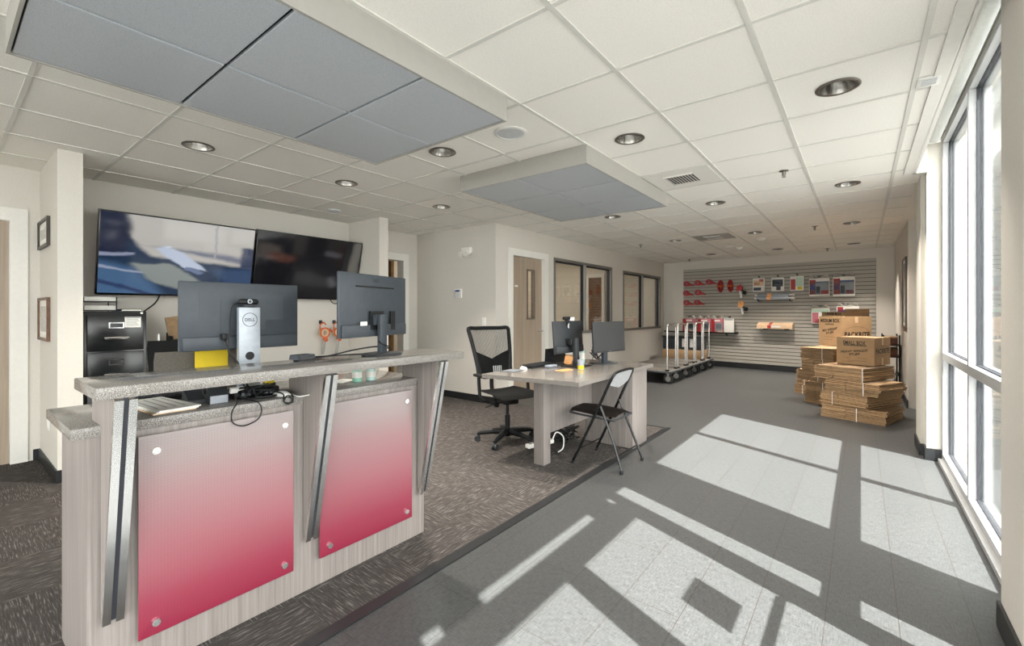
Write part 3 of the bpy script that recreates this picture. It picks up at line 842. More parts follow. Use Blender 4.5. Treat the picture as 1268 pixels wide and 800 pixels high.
# ------------------------------------------------------------------ ceiling fittings
def downlight(label, x, y, first=[None]):
    if first[0] is None:
        r = thing('recessed_downlight', label, 'ceiling light', (x, y, H), 0, 'recessed downlights in the tile ceiling')
        a_ = MB(); a_.lathe([(0.082, 0.012), (0.102, -0.001), (0.104, -0.006), (0.098, -0.009), (0.084, -0.007), (0.082, 0.012)], (0, 0, 0), 32, cap=False)
        a_.build('trim_ring', 'trim_dark', r)
        k = MB(); k.lathe([(0.083, -0.006), (0.078, 0.02), (0.066, 0.05), (0.052, 0.075), (0.05, 0.078)], (0, 0, 0), 32, cap=False)
        k.lathe([(0.086, -0.004), (0.086, 0.08), (0.0001, 0.08)], (0, 0, 0), 32, m=0, cap=False)
        k.build('reflector', 'cone', r)
        first[0] = r
    else:
        r = dup(first[0], (x, y, H), None, label)
    ld = bpy.data.lights.new('added_fill', 'AREA'); ld.shape = 'DISK'; ld.size = 0.07; ld.spread = R(88); ld.energy = 4.6; ld.color = (1.0, 0.92, 0.82)  # added fill: the cans look unlit, this brightens the room
    lo = bpy.data.objects.new('added_fill', ld); COL.objects.link(lo); lo.parent = r; lo.location = (0, 0, 0.07)
    return r
rows = ('closest to the camera', 'second from the camera', 'third from the camera', 'nearest the slatwall')
for x, cn in ((-0.10, 'the column along the windows'), (-1.297, 'the second column from the windows')):
    for y, rn in zip(LIGHTS[x], rows):
        downlight('round recessed downlight ' + rn + ' in ' + cn, x, y)
for y, lb in zip(LIGHTS[-2.54], ('round recessed downlight beside the near cloud corner, third column from the windows',
        'round recessed downlight half hidden behind the far ceiling cloud', 'round recessed downlight above the left wall windows',
        'round recessed downlight above the carts near the slatwall')):
    downlight(lb, -2.54, y)
for y, lb in zip(LIGHTS[-3.88], ('round recessed downlight nearest the left column, in front of the lit television',
        'round recessed downlight in front of the black television', 'round recessed downlight nearest the keypad wall')):
    downlight(lb, -3.88, y)
q = thing('ceiling_speaker', 'round grey ceiling speaker next to the near cloud corner', 'speaker', (-1.90, 2.43, H))
a_ = MB(); a_.lathe([(0.112, 0.0), (0.114, -0.006), (0.095, -0.010), (0.094, -0.004)], (0, 0, 0), 32, cap=False); a_.build('bezel', 'white', q)
MB().lathe([(0.0001, -0.0095), (0.095, -0.007), (0.095, -0.001)], (0, 0, 0), 32, cap=False).build('grille', 'lens', q)
q = thing('ceiling_sensor', 'small round white disc on the ceiling above the televisions', 'sensor', (-5.05, 2.98, H))
MB().lathe([(0.075, 0.0), (0.075, -0.012), (0.06, -0.022), (0.0001, -0.024)], (0, 0, 0), 28, cap=False).build('disc', 'lens', q)
def vent(label, x, y, s_, dark):
    r = thing('ceiling_vent', label, 'vent', (x, y, H), 0, 'square ceiling air vents')
    f = MB(); f.box(-s_, s_, -s_, s_, -0.006, 0.002, 0); f.build('face_plate', 'white_trim' if not dark else 'cloud_side', r, smooth=False)
    k = MB(); k.box(-0.12, 0.12, -0.14, 0.14, -0.0075, -0.006); k.build('core', 'charcoal' if not dark else 'lens', r, smooth=False)
    l = MB()
    for i in range(9): l.obox((-0.105 + i * 0.0262, 0, -0.012), (0.015, 0.28, 0.003), (0, R(35), 0))
    l.box(-0.128, 0.128, -0.148, -0.136, -0.016, -0.006); l.box(-0.128, 0.128, 0.136, 0.148, -0.016, -0.006)
    l.build('louvre', 'white_trim', r, smooth=False)
vent('white square air diffuser with louvres beside the far ceiling cloud', -1.30, 4.24, 0.285, False)
vent('grey square return vent near the far end of the ceiling', -1.92, 7.90, 0.285, True)
def detector(label, x, y, rad):
    r = thing('smoke_detector', label, 'smoke detector', (x, y, H), 0, 'smoke detectors')
    MB().lathe([(rad, 0.0), (rad, -0.012), (rad * 0.8, -0.03), (rad * 0.45, -0.045), (0.0001, -0.047)], (0, 0, 0), 24, cap=False).build('housing', 'white', r)
    MB().lathe([(rad * 1.12, 0.0), (rad * 1.12, -0.008), (rad, -0.012)], (0, 0, 0), 24, cap=False).build('base_ring', 'white_trim', r)
detector('larger round smoke detector left of two near the far ceiling corner', -1.94, 9.12, 0.085)
detector('smaller round smoke detector just behind the larger one', -1.83, 9.48, 0.06)
detector('round smoke detector alone between downlights near the slatwall', -1.32, 8.55, 0.07)
def sprinkler(label, x, y):
    r = thing('fire_sprinkler', label, 'sprinkler', (x, y, H), 0, 'ceiling fire sprinklers')
    MB().lathe([(0.038, 0), (0.036, -0.006), (0.012, -0.010), (0.010, -0.03), (0.006, -0.045)], (0, 0, 0), 16, cap=False).build('escutcheon', 'trim_dark', r)
    k = MB(); k.tube([(-0.012, 0, -0.02), (-0.014, 0, -0.04), (0, 0, -0.055), (0.014, 0, -0.04), (0.012, 0, -0.02)], 0.003, 6); k.cyl((0, 0, -0.055), (0, 0, -0.058), 0.016, n=12)
    k.build('deflector', 'trim_dark', r)
sprinkler('pendant fire sprinkler nearest the camera, on the window side', -0.53, 4.55)
sprinkler('middle pendant fire sprinkler on the window side', -0.525, 7.79)
sprinkler('pendant fire sprinkler on the window side near the slatwall', -0.515, 10.7)
sprinkler('pendant fire sprinkler above the left wall windows', -3.2, 7.98)
sprinkler('pendant fire sprinkler above the carts in the far left corner', -3.2, 10.95)
q = thing('ceiling_plate', 'small square white cover plate on the ceiling beside the window pocket', 'cover plate', (0.285, 3.24, H))
MB().obox((0, 0, -0.006), (0.10, 0.13, 0.012), (0, 0, 0), 0, 0.004).build('plate', 'white', q)
k = MB(); [k.box(-0.03, 0.03, -0.045 + i * 0.022, -0.035 + i * 0.022, -0.014, -0.0122) for i in range(4)]; k.build('slots', 'lens', q, smooth=False)


def smooth(pts, n=6, closed=False):
    P = [Vector(p) for p in pts]; out = []; k = len(P)
    for i in range(k if closed else k - 1):
        if closed: a, b_, c_, d = P[i - 1], P[i], P[(i + 1) % k], P[(i + 2) % k]
        else: a, b_, c_, d = P[max(i - 1, 0)], P[i], P[i + 1], P[min(i + 2, k - 1)]
        for j in range(n):
            t = j / n
            out.append(0.5 * ((2 * b_) + (c_ - a) * t + (2 * a - 5 * b_ + 4 * c_ - d) * t * t + (3 * b_ - a - 3 * c_ + d) * t ** 3))
    if not closed: out.append(P[-1])
    return out

# ------------------------------------------------------------------ reception counter
FXF = -2.03
rc = thing('reception_counter', 'long laminate reception counter with a stone top and red printed front panels', 'reception counter', (-2.25, 1.05, 0))
b_ = MB()
b_.box(-2.055, FXF, 0.312, 1.768, 0.0, 0.876)
b_.box(-2.50, -2.055, 0.312, 0.335, 0.0, 0.876); b_.box(-2.50, -2.055, 1.745, 1.768, 0.0, 0.876); b_.box(-2.46, -2.44, 0.335, 1.745, 0.0, 0.10)
b_.box(-2.50, -2.055, 1.03, 1.05, 0.0, 0.876)
b_.build('counter_body', 'laminate', rc, world=True, smooth=False)
w = MB(); w.box(-2.535, -2.022, 0.272, 1.79, 0.877, 0.914, 0, 0.003)
w.build('worktop', 'quartz', rc, world=True)
MB().box(-2.165, -1.822, 0.300, 1.893, 1.028, 1.067, 0, 0.004).build('transaction_top', 'quartz', rc, world=True)
for y0 in (0.345, 1.040, 1.712):
    y1 = y0 + 0.055
    f = MB()
    f.prism([(-2.155, y0, 1.027), (-1.835, y0, 1.027), (-2.005, y0, 0.262), (-2.019, y0, 0.262), (-2.019, y0, 0.9145), (-2.155, y0, 0.9145)], (0, y1 - y0, 0))
    fin = f.build('support_fin', 'laminate', rc, world=True, smooth=False)
    d = Vector((-1.835 + 2.005, 0, 1.027 - 0.262)).normalized(); nrm = Vector((d.z, 0, -d.x))
    for ya in (y0 - 0.001, y0 + 0.034):
        s_ = MB(); p = Vector((-2.005, ya, 0.250)); q = Vector((-1.835, ya, 1.0265))
        t_ = q - p
        s_.prism([p - nrm * 0.002, p + nrm * 0.012, q + nrm * 0.0145 - d * 0.0032, q - nrm * 0.002], (0, 0.022, 0))
        o = s_.build('metal_strip', 'steel', rc, world=True, smooth=False); o.parent = fin
    s_ = MB(); p = Vector((-2.005, y0 + 0.021, 0.256)); q = Vector((-1.835, y0 + 0.021, 1.0265))
    s_.prism([p - nrm * 0.001, p + nrm * 0.004, q + nrm * 0.004, q - nrm * 0.001], (0, 0.013, 0))
    o = s_.build('dark_channel', 'gasket', rc, world=True, smooth=False); o.parent = fin
for y0, y1 in ((0.440, 0.985), (1.108, 1.655)):
    p = MB(); p.box(-2.006, -1.998, y0, y1, 0.142, 0.858, 0, 0.001)
    pn = p.build('front_panel', 'red_panel', rc, world=True, smooth=False)
    pn.data.transform(Matrix.Translation((0, 0, 0)))
    for yy in (y0 + 0.05, y1 - 0.04):
        for zz in (0.185, 0.80):
            k = MB(); k.cyl((-2.03, yy, zz), (-2.006, yy, zz), 0.009, n=16); k.cyl((-1.998, yy, zz), (-1.990, yy, zz), 0.0135, 0.0125, n=24)
            o = k.build('standoff_button', 'steel', rc, world=True); o.parent = pn

# ------------------------------------------------------------------ things on and under the counter
def monitor(name, label, loc, rz, w=0.535, h=0.325, zb=0.20, panel_dy=0.0, style='black', tilt=0.0, group=None, back='slate'):
    """local: screen faces -y, back faces +y; zb = bottom of panel above the base"""
    r = thing(name, label, 'monitor', loc, rz, group)
    t = Matrix.Translation((0, panel_dy, zb + h / 2)) @ Matrix.Rotation(tilt, 4, 'X')
    def put(mb): mb.bm.transform(t); return mb
    k = MB(); k.obox((0, 0, 0), (w, 0.018, h), (0, 0, 0), 0, 0.004)
    hs = put(k).build('housing', back, r)
    k = MB(); k.box(-w * 0.5 + 0.012, w * 0.5 - 0.012, 0.009, 0.022, -h * 0.5 + 0.002, -h * 0.5 + 0.065, 0, 0.004)
    put(k).build('rear_ridge', back, r)
    k = MB(); k.box(-w / 2 + 0.006, w / 2 - 0.006, -0.0105, -0.0092, -h / 2 + 0.016, h / 2 - 0.006)
    put(k).build('screen', 'screen_off', r, smooth=False)
    return r, t
# monitor with the silver stand, its back to the lobby
mon, tm = monitor('computer_monitor', 'grey monitor with a silver stand, its back over the reception counter', (-2.375, 0.944, 0.914), R(-91.5), zb=0.200, panel_dy=-0.055)
k = MB(); k.box(-0.19, 0.19, 0.009, 0.0105, -0.02, 0.11); k.box(-0.10, 0.10, 0.0106, 0.012, -0.07, 0.075, 0)
k.bm.transform(tm); k.build('rear_plate', 'slate', mon, smooth=False)
k = MB(); k.box(-0.09, 0.09, -0.02, 0.13, 0.0, 0.010, 0, 0.003); k.build('stand_base', 'silver', mon)
s_ = MB(); s_.box(-0.048, 0.048, 0.0, 0.03, 0.010, 0.405, 0, 0.003); sd = s_.build('stand_column', 'silver', mon)
k = MB(); k.box(-0.03, 0.03, -0.046, 0.001, 0.30, 0.36); k.build('neck', 'charcoal', mon, smooth=False)
k = MB(); k.cyl((0, 0.029, 0.17), (0, 0.0312, 0.17), 0.020, n=24); k.build('cable_hole', 'black', sd).parent = sd
lm = frame((0, 0.0306, 0.345), (-1, 0, 0), (0, 0, 1))
k = MB(); k.lathe([(0.031, 0.0), (0.031, 0.0006), (0.0335, 0.0006), (0.0335, 0.0)], (0, 0, 0), 40, cap=False); k.bm.transform(lm); k.build('logo_ring', 'charcoal', sd, smooth=False)
lettering('logo', 'DELL', lm, 0.045, 'charcoal', sd, 0.02)
wc = thing('webcam', 'black webcam with a round lens perched on the silver monitor stand', 'webcam', (-2.36, 0.944, 1.3195), R(-91.5))
k = MB(); k.obox((0, 0.0, 0.027), (0.088, 0.026, 0.028), (0, 0, 0), 0, 0.0125, 4); k.build('camera_body', 'black', wc)
k = MB(); k.cyl((0, 0.011, 0.028), (0, 0.016, 0.028), 0.011, n=24); k.build('lens_ring', 'silver', wc)
k = MB(); k.cyl((0, 0.0155, 0.028), (0, 0.0168, 0.028), 0.007, n=20); k.build('lens', 'black_gloss', wc)
k = MB(); k.box(-0.025, 0.025, -0.010, 0.014, 0.0, 0.013, 0, 0.003); k.build('clip_foot', 'charcoal', wc)
k = MB(); k.tube(smooth([(-2.37, 0.905, 1.34), (-2.365, 0.875, 1.325), (-2.36, 0.862, 1.27), (-2.365, 0.862, 1.2), (-2.36, 0.855, 1.13), (-2.35, 0.875, 1.07), (-2.33, 0.9, 0.98), (-2.30, 0.905, 0.925)]), 0.003, 6)
tag(k.build('webcam_cable', 'black', base=(-2.365, 0.862, 0.92)), 'thin black cable hanging down behind the monitor from the webcam', 'cable')
k = MB(); k.tube(smooth([(-2.40, 0.85, 1.175), (-2.37, 0.848, 1.15), (-2.355, 0.86, 1.10), (-2.34, 0.89, 1.05), (-2.32, 0.915, 0.96), (-2.29, 0.93, 0.925)]), 0.0045, 6); k.obox((-2.395, 0.848, 1.178), (0.03, 0.022, 0.03), (0, 0, 0), 0, 0.004)
tag(k.build('monitor_cable', 'black', base=(-2.37, 0.86, 0.92)), 'thicker black monitor cable dropping beside the silver stand', 'cable')

# monitor with the black stand on the transaction top
mon2, tm2 = monitor('computer_monitor', 'grey monitor turned away on a black round stand, right end of the reception counter', (-2.038, 1.482, 1.0665), R(-74.9), zb=0.098, h=0.332, panel_dy=-0.05)
k = MB(); k.box(-0.155, 0.155, 0.0092, 0.0102, 0.095, 0.103); k.bm.transform(tm2); k.build('vent_slot', 'black', mon2, smooth=False)
for xa, xb, za in ((-0.15, -0.11, -0.135), (-0.05, 0.06, -0.13)):
    k = MB(); k.box(xa, xb, 0.0185, 0.0228, za, -0.03)
    k.bm.transform(tm2); k.build('port_recess', 'black', mon2, smooth=False)
k = MB(); k.box(0.085, 0.135, 0.0222, 0.0235, -0.105, -0.085); k.bm.transform(tm2); k.build('label_sticker', 'paper', mon2, smooth=False)
k = MB(); k.lathe([(0.115, 0), (0.118, 0.004), (0.112, 0.010), (0.03, 0.013), (0.0001, 0.013)], (0, 0, 0), 40); k.bm.transform(Matrix.Diagonal((1.0, 0.82, 1, 1))); k.build('stand_base', 'charcoal', mon2)
k = MB(); k.box(-0.025, 0.025, -0.012, 0.016, 0.012, 0.215, 0, 0.004); k.box(-0.04, 0.04, -0.035, -0.012, 0.16, 0.215); k.build('stand_column', 'slate', mon2)
lettering('logo', 'DELL', tm2 @ frame((0, 0.0096, 0.135), (-1, 0, 0), (0, 0, 1)), 0.05, 'charcoal', mon2, 0.02)
k = MB(); k.tube(smooth([(-2.07, 1.50, 1.20), (-2.055, 1.47, 1.15), (-2.0, 1.45, 1.13), (-1.985, 1.48, 1.115), (-2.02, 1.515, 1.10), (-2.06, 1.46, 1.11), (-2.09, 1.36, 1.10), (-2.11, 1.28, 1.085), (-2.13, 1.2, 1.072), (-2.17, 1.12, 1.071)]), 0.004, 6)
tag(k.build('power_cable', 'black', base=(-2.07, 1.3, 1.067)), 'black power cable looping from the right-hand counter monitor over the top', 'cable')
k = MB(); k.tube(smooth([(-2.05, 1.44, 1.075), (-2.08, 1.36, 1.076), (-2.12, 1.25, 1.074), (-2.18, 1.14, 1.068), (-2.20, 1.10, 1.03)]), 0.0035, 6)
tag(k.build('data_cable', 'black', base=(-2.1, 1.3, 1.067)), 'thin black data cable lying flat on the counter top behind the terminal', 'cable')
q = thing('card_terminal', 'small dark desk clock-like terminal lying on the transaction top', 'terminal', (-2.115, 1.085, 1.067), R(-80))
k = MB(); k.prism([(-0.05, -0.03, 0.004), (-0.045, -0.03, 0.026), (0.045, -0.03, 0.026), (0.05, -0.03, 0.004)], (0, 0.06, 0)); k.build('case', 'slate', q, smooth=False)
k = MB(); k.obox((0, 0.0315, 0.015), (0.082, 0.003, 0.014)); k.build('display', 'black_gloss', q, smooth=False)
k = MB(); k.box(-0.035, 0.035, -0.02, 0.02, 0, 0.004); k.build('foot', 'black', q, smooth=False)

Z1 = 0.914
q = thing('paper_stack', 'low stack of white forms at the near end of the worktop', 'papers', (-2.23, 0.555, Z1), R(4))
for i in range(3):
    k = MB(); k.obox((0.004 * i, 0.002 * i, 0.004 + i * 0.005), (0.33, 0.14, 0.005), (0, 0, R(2 * i)))
    k.build('paper_sheets', 'paper' if i else 'tan', q, smooth=False)
k = MB(); [k.box(-0.12, 0.12, -0.045 + i * 0.03, -0.040 + i * 0.03, 0.0166, 0.0170) for i in range(4)]; k.build('printed_lines', 'grey_print', q, smooth=False)
q = thing('keyboard', 'dark flat keyboard pushed back on the worktop behind the papers', 'keyboard', (-2.44, 0.62, Z1), R(84))
k = MB(); k.obox((0, 0, 0.010), (0.20, 0.12, 0.018), (R(3), 0, 0), 0, 0.004); k.build('case', 'black', q)
k = MB()
for i in range(10):
    for j in range(4): k.obox((-0.085 + i * 0.0187, -0.04 + j * 0.026, 0.020 + j * 0.0013), (0.015, 0.02, 0.004))
k.build('keys', 'charcoal', q, smooth=False)
q = thing('desk_phone', 'black desk phone sitting on the worktop under the counter top', 'telephone', (-2.23, 0.675, Z1), R(-95))
k = MB(); k.prism([(-0.06, -0.06, 0), (-0.06, 0.06, 0), (-0.06, 0.06, 0.018), (-0.06, -0.05, 0.06)], (0.09, 0, 0)); k.build('base', 'charcoal', q, smooth=False)
k = MB(); k.tube(smooth([(-0.04, 0.06, 0.045), (-0.04, 0.02, 0.068), (-0.04, -0.03, 0.085), (-0.04, -0.07, 0.075)]), [0.016] * 5 + [0.011] * 8 + [0.016] * 6, 10); k.build('handset', 'black', q)
q = thing('card_reader', 'grey fronted box-shaped label printer on the worktop beside the phone', 'printer', (-2.17, 0.735, Z1), R(-93))
k = MB(); k.prism([(-0.035, 0.05, 0), (-0.035, -0.06, 0), (-0.035, -0.06, 0.07), (-0.035, 0.03, 0.066), (-0.035, 0.05, 0.035)], (0.07, 0, 0)); k.build('case', 'charcoal', q, smooth=False)
k = MB(); k.prism([(-0.032, 0.0505, 0.002), (-0.032, 0.0525, 0.034), (0.032, 0.0525, 0.034), (0.032, 0.0505, 0.002)], (0, 0.002, 0)); k.build('front_plate', 'silver', q, smooth=False)
def tangle(c, ext, n, r, seed, loops=10):
    rr = random.Random(seed); k = MB(); c = Vector(c)
    for _ in range(n):
        pts = [c + Vector((rr.uniform(-1, 1) * ext[0], rr.uniform(-1, 1) * ext[1], rr.uniform(0.1, 1) * ext[2])) for _ in range(loops)]
        k.tube(smooth(pts, 5), r, 6)
    return k
tag(tangle((-2.10, 0.87, Z1), (0.045, 0.075, 0.06), 4, 0.004, 3).build('cable_tangle', 'black', base=(-2.10, 0.87, Z1)), 'tangle of black cables lying on the worktop under the counter top', 'cables')
q = thing('power_adapter', 'black flat network box among the cables on the worktop', 'network box', (-2.19, 0.895, Z1), R(-92))
k = MB(); k.obox((0, 0, 0.022), (0.19, 0.10, 0.036), (0, 0, 0), 0, 0.006); k.build('case', 'black', q)
k = MB(); [k.obox((-0.06 + i * 0.024, 0.0505, 0.02), (0.014, 0.002, 0.014)) for i in range(6)]; k.build('ports', 'grey_print', q, smooth=False)
k = MB(); [k.box(-0.075 + i * 0.05, -0.055 + i * 0.05, -0.04, -0.02, 0, 0.004) for i in range(4)]; k.build('feet', 'rubber', q, smooth=False)
q = thing('computer_mouse', 'white computer mouse among cables on the worktop', 'computer mouse', (-2.085, 0.975, Z1), R(-60))
k = MB(); k.sphere((0, 0, 0.006), 0.024, (1.0, 1.8, 0.7), u=20, v=12); 
for vv in k.bm.verts: vv.co.z = max(vv.co.z, 0.0)
k.build('shell', 'white', q)
k = MB(); k.tube(smooth([(0, 0.05, 0.008), (0.02, 0.10, 0.004), (0.0, 0.14, 0.01)]), 0.002, 6); k.build('cord', 'white', q)
k = MB(); k.tube(smooth([(-2.20, 0.80, 0.95), (-2.10, 0.785, 0.935), (-2.015, 0.76, 0.925), (-1.994, 0.735, 0.895), (-1.988, 0.735, 0.855), (-1.987, 0.775, 0.833), (-1.987, 0.83, 0.85), (-1.988, 0.845, 0.89), (-2.0, 0.83, 0.922), (-2.08, 0.80, 0.93), (-2.2, 0.86, 0.94)]), 0.0028, 6, 0)
k.obox((-2.12, 0.80, 0.962), (0.012, 0.055, 0.022), (0, R(20), R(8)), 1)
tag(k.build('hanging_cable', ['black', 'white'], base=(-2.0, 0.78, 0.92)), 'thin black cable loop hanging over the counter edge in front of the red panel', 'cable')
k = MB(); k.tube(smooth([(-2.10, 0.955, 0.935), (-2.03, 0.955, 0.930), (-2.008, 0.945, 0.905), (-2.006, 0.965, 0.888), (-2.008, 0.982, 0.905), (-2.02, 0.97, 0.925), (-2.012, 0.95, 0.90), (-2.01, 0.985, 0.892), (-2.02, 0.99, 0.925), (-2.08, 0.99, 0.94)]), 0.0028, 6)
tag(k.build('cable_coil', 'black', base=(-2.02, 0.96, 0.92)), 'small coiled black cable hanging at the edge beside the middle support', 'cable')
q = thing('tape_measure', 'yellow and black hand tool standing on the worktop by the middle support', 'tape measure', (-2.27, 1.0, Z1), R(-95))
k = MB(); k.obox((0, 0, 0.04), (0.04, 0.05, 0.07), (0, 0, 0), 0, 0.012); k.build('case', 'yellow', q)
k = MB(); k.obox((0, 0, 0.033), (0.044, 0.052, 0.018), (0, 0, 0), 0, 0.004); k.tube(smooth([(0.0, 0, 0.07), (0.02, 0.02, 0.10), (0.03, 0.0, 0.06)]), 0.005, 6); k.build('grip_band', 'black', q)
def bottle(name, label, loc, liquid, r, h, tint='clear_plastic', cap_m='white'):
    b = thing(name, label, 'bottle', loc, random.uniform(0, 6))
    k = MB(); k.lathe([(0.0001, 0), (r * 0.95, 0.001), (r, 0.008), (r, h * 0.62), (r * 0.75, h * 0.72), (r * 0.36, h * 0.78), (r * 0.36, h * 0.82)], (0, 0, 0), 24, cap=False); k.build('bottle_body', liquid, b)
    k = MB(); k.lathe([(r * 0.42, h * 0.80), (r * 0.42, h * 0.88), (r * 0.16, h * 0.885), (r * 0.16, h * 0.97), (r * 0.40, h * 0.972), (r * 0.40, h), (0.0001, h)], (0, 0, 0), 20, cap=False); k.obox((r * 0.55, 0, h * 0.985), (r * 0.9, r * 0.35, h * 0.03)); k.build('pump', cap_m, b)
    k = MB(); k.lathe([(r * 1.01, h * 0.2), (r * 1.01, h * 0.52)], (0, 0, 0), 24, cap=False); k.build('label_band', 'paper', b)
    return b
bottle('hand_soap', 'green soap bottle, the left of two on the worktop near the far support', (-2.19, 1.43, Z1), 'soap', 0.026, 0.105)
bottle('hand_soap', 'pale teal gel bottle, the right of two on the worktop near the far support', (-2.17, 1.505, Z1), 'gel', 0.026, 0.10)
q = thing('note_sheet', 'small white note lying on the worktop beside the soap bottles', 'paper', (-2.26, 1.385, Z1), R(20))
k = MB(); k.obox((0, 0, 0.0015), (0.09, 0.12, 0.003)); k.build('sheet', 'paper', q, smooth=False)
k = MB(); [k.box(-0.03, 0.03, -0.04 + i * 0.02, -0.037 + i * 0.02, 0.003, 0.0034) for i in range(4)]; k.build('printed_lines', 'grey_print', q, smooth=False)

# ------------------------------------------------------------------ televisions, cabinet and things in the alcove
def tv(label, y0, y1, xt, xb, zt, zb, screen):
    r = thing('wall_television', label, 'television', (XL, (y0 + y1) / 2, (zt + zb) / 2), 0, None)
    h = math.hypot(xt - xb, zt - zb); w = y1 - y0; ang = math.atan2(xt - xb, zt - zb)
    t = Matrix.Translation(((xt + xb) / 2, (y0 + y1) / 2, (zt + zb) / 2)) @ Matrix.Rotation(ang, 4, 'Y')
    t = Matrix.Translation(-Vector(r.location)) @ t
    k = MB(); k.obox((-0.025, 0, 0), (0.05, w, h), (0, 0, 0), 0, 0.004); k.bm.transform(t); k.build('bezel', 'black_gloss', r)
    k = MB(); k.box(0.0005, 0.0015, -w / 2 + 0.012, w / 2 - 0.012, -h / 2 + 0.02, h / 2 - 0.012); uvl = k.bm.loops.layers.uv.new('screen')
    for f_ in k.bm.faces:
        for lp in f_.loops: lp[uvl].uv = (lp.vert.co.y / w + 0.5, lp.vert.co.z / h + 0.5)
    k.bm.transform(t); k.build('screen', screen, r, smooth=False)
    k = MB(); k.obox((-0.06, 0, 0), (0.03, w * 0.5, 0.25)); k.bm.transform(t); k.box(0.0, 0.12, -0.25, 0.25, -0.09, 0.09); k.build('wall_bracket', 'black', r, smooth=False)
tv('large wall television showing a blue and white blurred picture, above the file cabinet', 0.895, 2.200, -5.30, -5.47, 2.205, 1.452, 'tv_bright')
tv('large wall television with painted reflections on a nearly black screen, beside the wing wall', 2.215, 3.545, -5.30, -5.47, 2.215, 1.450, 'tv_dark')
k = MB(); k.tube(smooth([(-5.50, 1.38, 1.46), (-5.50, 1.34, 1.38), (-5.52, 1.26, 1.30), (-5.50, 1.205, 1.26), (-5.50, 1.20, 1.18)]), 0.007, 6)
tag(k.build('television_cable', 'black', base=(-5.5, 1.3, 1.2)), 'black cable running down from the lit television to the file cabinet', 'cable')
k = MB(); k.tube(smooth([(-5.49, 3.19, 1.46), (-5.49, 3.21, 1.42), (-5.49, 3.26, 1.40), (-5.49, 3.31, 1.42), (-5.49, 3.33, 1.46)]), 0.006, 6)
tag(k.build('television_cable', 'black', base=(-5.49, 3.26, 1.4)), 'small black cable loop drooping under the black television', 'cable')

fc = thing('file_cabinet', 'black upright file cabinet with chrome label holders in the alcove', 'filing cabinet', (-5.32, 0.96, 0))
y0, y1 = 0.745, 1.165
k = MB(); k.box(-5.63, -5.03, y0, y1, 0.0, 1.30, 0, 0.004); k.build('carcass', 'cabinet_black', fc, world=True)
for i in range(4):
    za = 0.03 + i * 0.312; zb = za + 0.30
    k = MB(); k.box(-5.03, -5.005, y0 + 0.025, y1 - 0.025, za, zb, 0, 0.004); dr = k.build('drawer', 'cabinet_black', fc, world=True)
    k = MB(); cy = (y0 + y1) / 2
    for a_, c_, e_, g_ in ((-0.05, 0.05, 0.19, 0.198), (-0.05, 0.05, 0.232, 0.24), (-0.05, -0.042, 0.198, 0.232), (0.042, 0.05, 0.198, 0.232)):
        k.box(-5.005, -4.998, cy + a_, cy + c_, za + e_, za + g_)
    o = k.build('label_holder', 'chrome', fc, world=True, smooth=False); o.parent = dr
    k = MB(); k.box(-5.005, -4.99, cy - 0.075, cy + 0.075, za + 0.095, za + 0.115, 0, 0.004); k.tube([(-4.992, cy - 0.08, za + 0.11), (-4.985, cy + 0.08, za + 0.11)], 0.007, 8)
    o = k.build('drawer_pull', 'chrome', fc, world=True); o.parent = dr
k = MB(); k.box(-5.005, -5.003, y1 - 0.155, y1 - 0.045, 0.966 + 0.195, 0.966 + 0.285); o = k.build('paper_notice', 'paper', fc, world=True, smooth=False)
k = MB(); [k.box(-5.003, -5.0022, y1 - 0.145, y1 - 0.055 - 0.01 * (i % 3), 0.966 + 0.21 + i * 0.013, 0.966 + 0.214 + i * 0.013) for i in range(5)]
k.box(-5.003, -5.0022, y1 - 0.150, y1 - 0.05, 0.966 + 0.274, 0.966 + 0.282); k.build('printed_lines', 'grey_print', fc, world=True, smooth=False)
k = MB(); k.cyl((-5.03, y1 - 0.035, 1.285), (-5.024, y1 - 0.035, 1.285), 0.010, n=16); k.build('lock', 'chrome', fc, world=True)
q = thing('letter_tray', 'two-tier tray of papers on top of the file cabinet', 'letter tray', (-5.22, 0.86, 1.30))
for i in range(2):
    k = MB(); z0 = 0.004 + i * 0.075
    k.box(-0.16, 0.16, -0.11, 0.11, z0, z0 + 0.004); k.box(-0.16, 0.16, -0.11, -0.106, z0, z0 + 0.045); k.box(-0.16, 0.16, 0.106, 0.11, z0, z0 + 0.045); k.box(-0.16, -0.156, -0.106, 0.106, z0, z0 + 0.045)
    k.build('tray', 'black', q, smooth=False)
    k = MB(); k.obox((0.0, 0, z0 + 0.026), (0.29, 0.20, 0.036), (0, 0, R(2))); k.build('paper_pile', 'paper', q, smooth=False)
k = MB(); [k.box(sx * 0.15 - 0.005, sx * 0.15 + 0.005, 0.105, 0.112, 0.0, 0.12) for sx in (-1, 1)]; [k.box(sx * 0.15 - 0.005, sx * 0.15 + 0.005, -0.112, -0.105, 0.0, 0.12) for sx in (-1, 1)]
k.build('post', 'black', q, smooth=False)
q = thing('binder', 'thin dark binder lying on top of the file cabinet', 'binder', (-5.20, 1.06, 1.30), R(3))
k = MB(); k.obox((0, 0, 0.010), (0.28, 0.15, 0.018), (0, 0, 0), 0, 0.003); k.build('cover', 'black', q)
k = MB(); k.box(-0.132, 0.141, -0.066, 0.070, 0.004, 0.016); k.build('pages', 'paper', q, smooth=False)

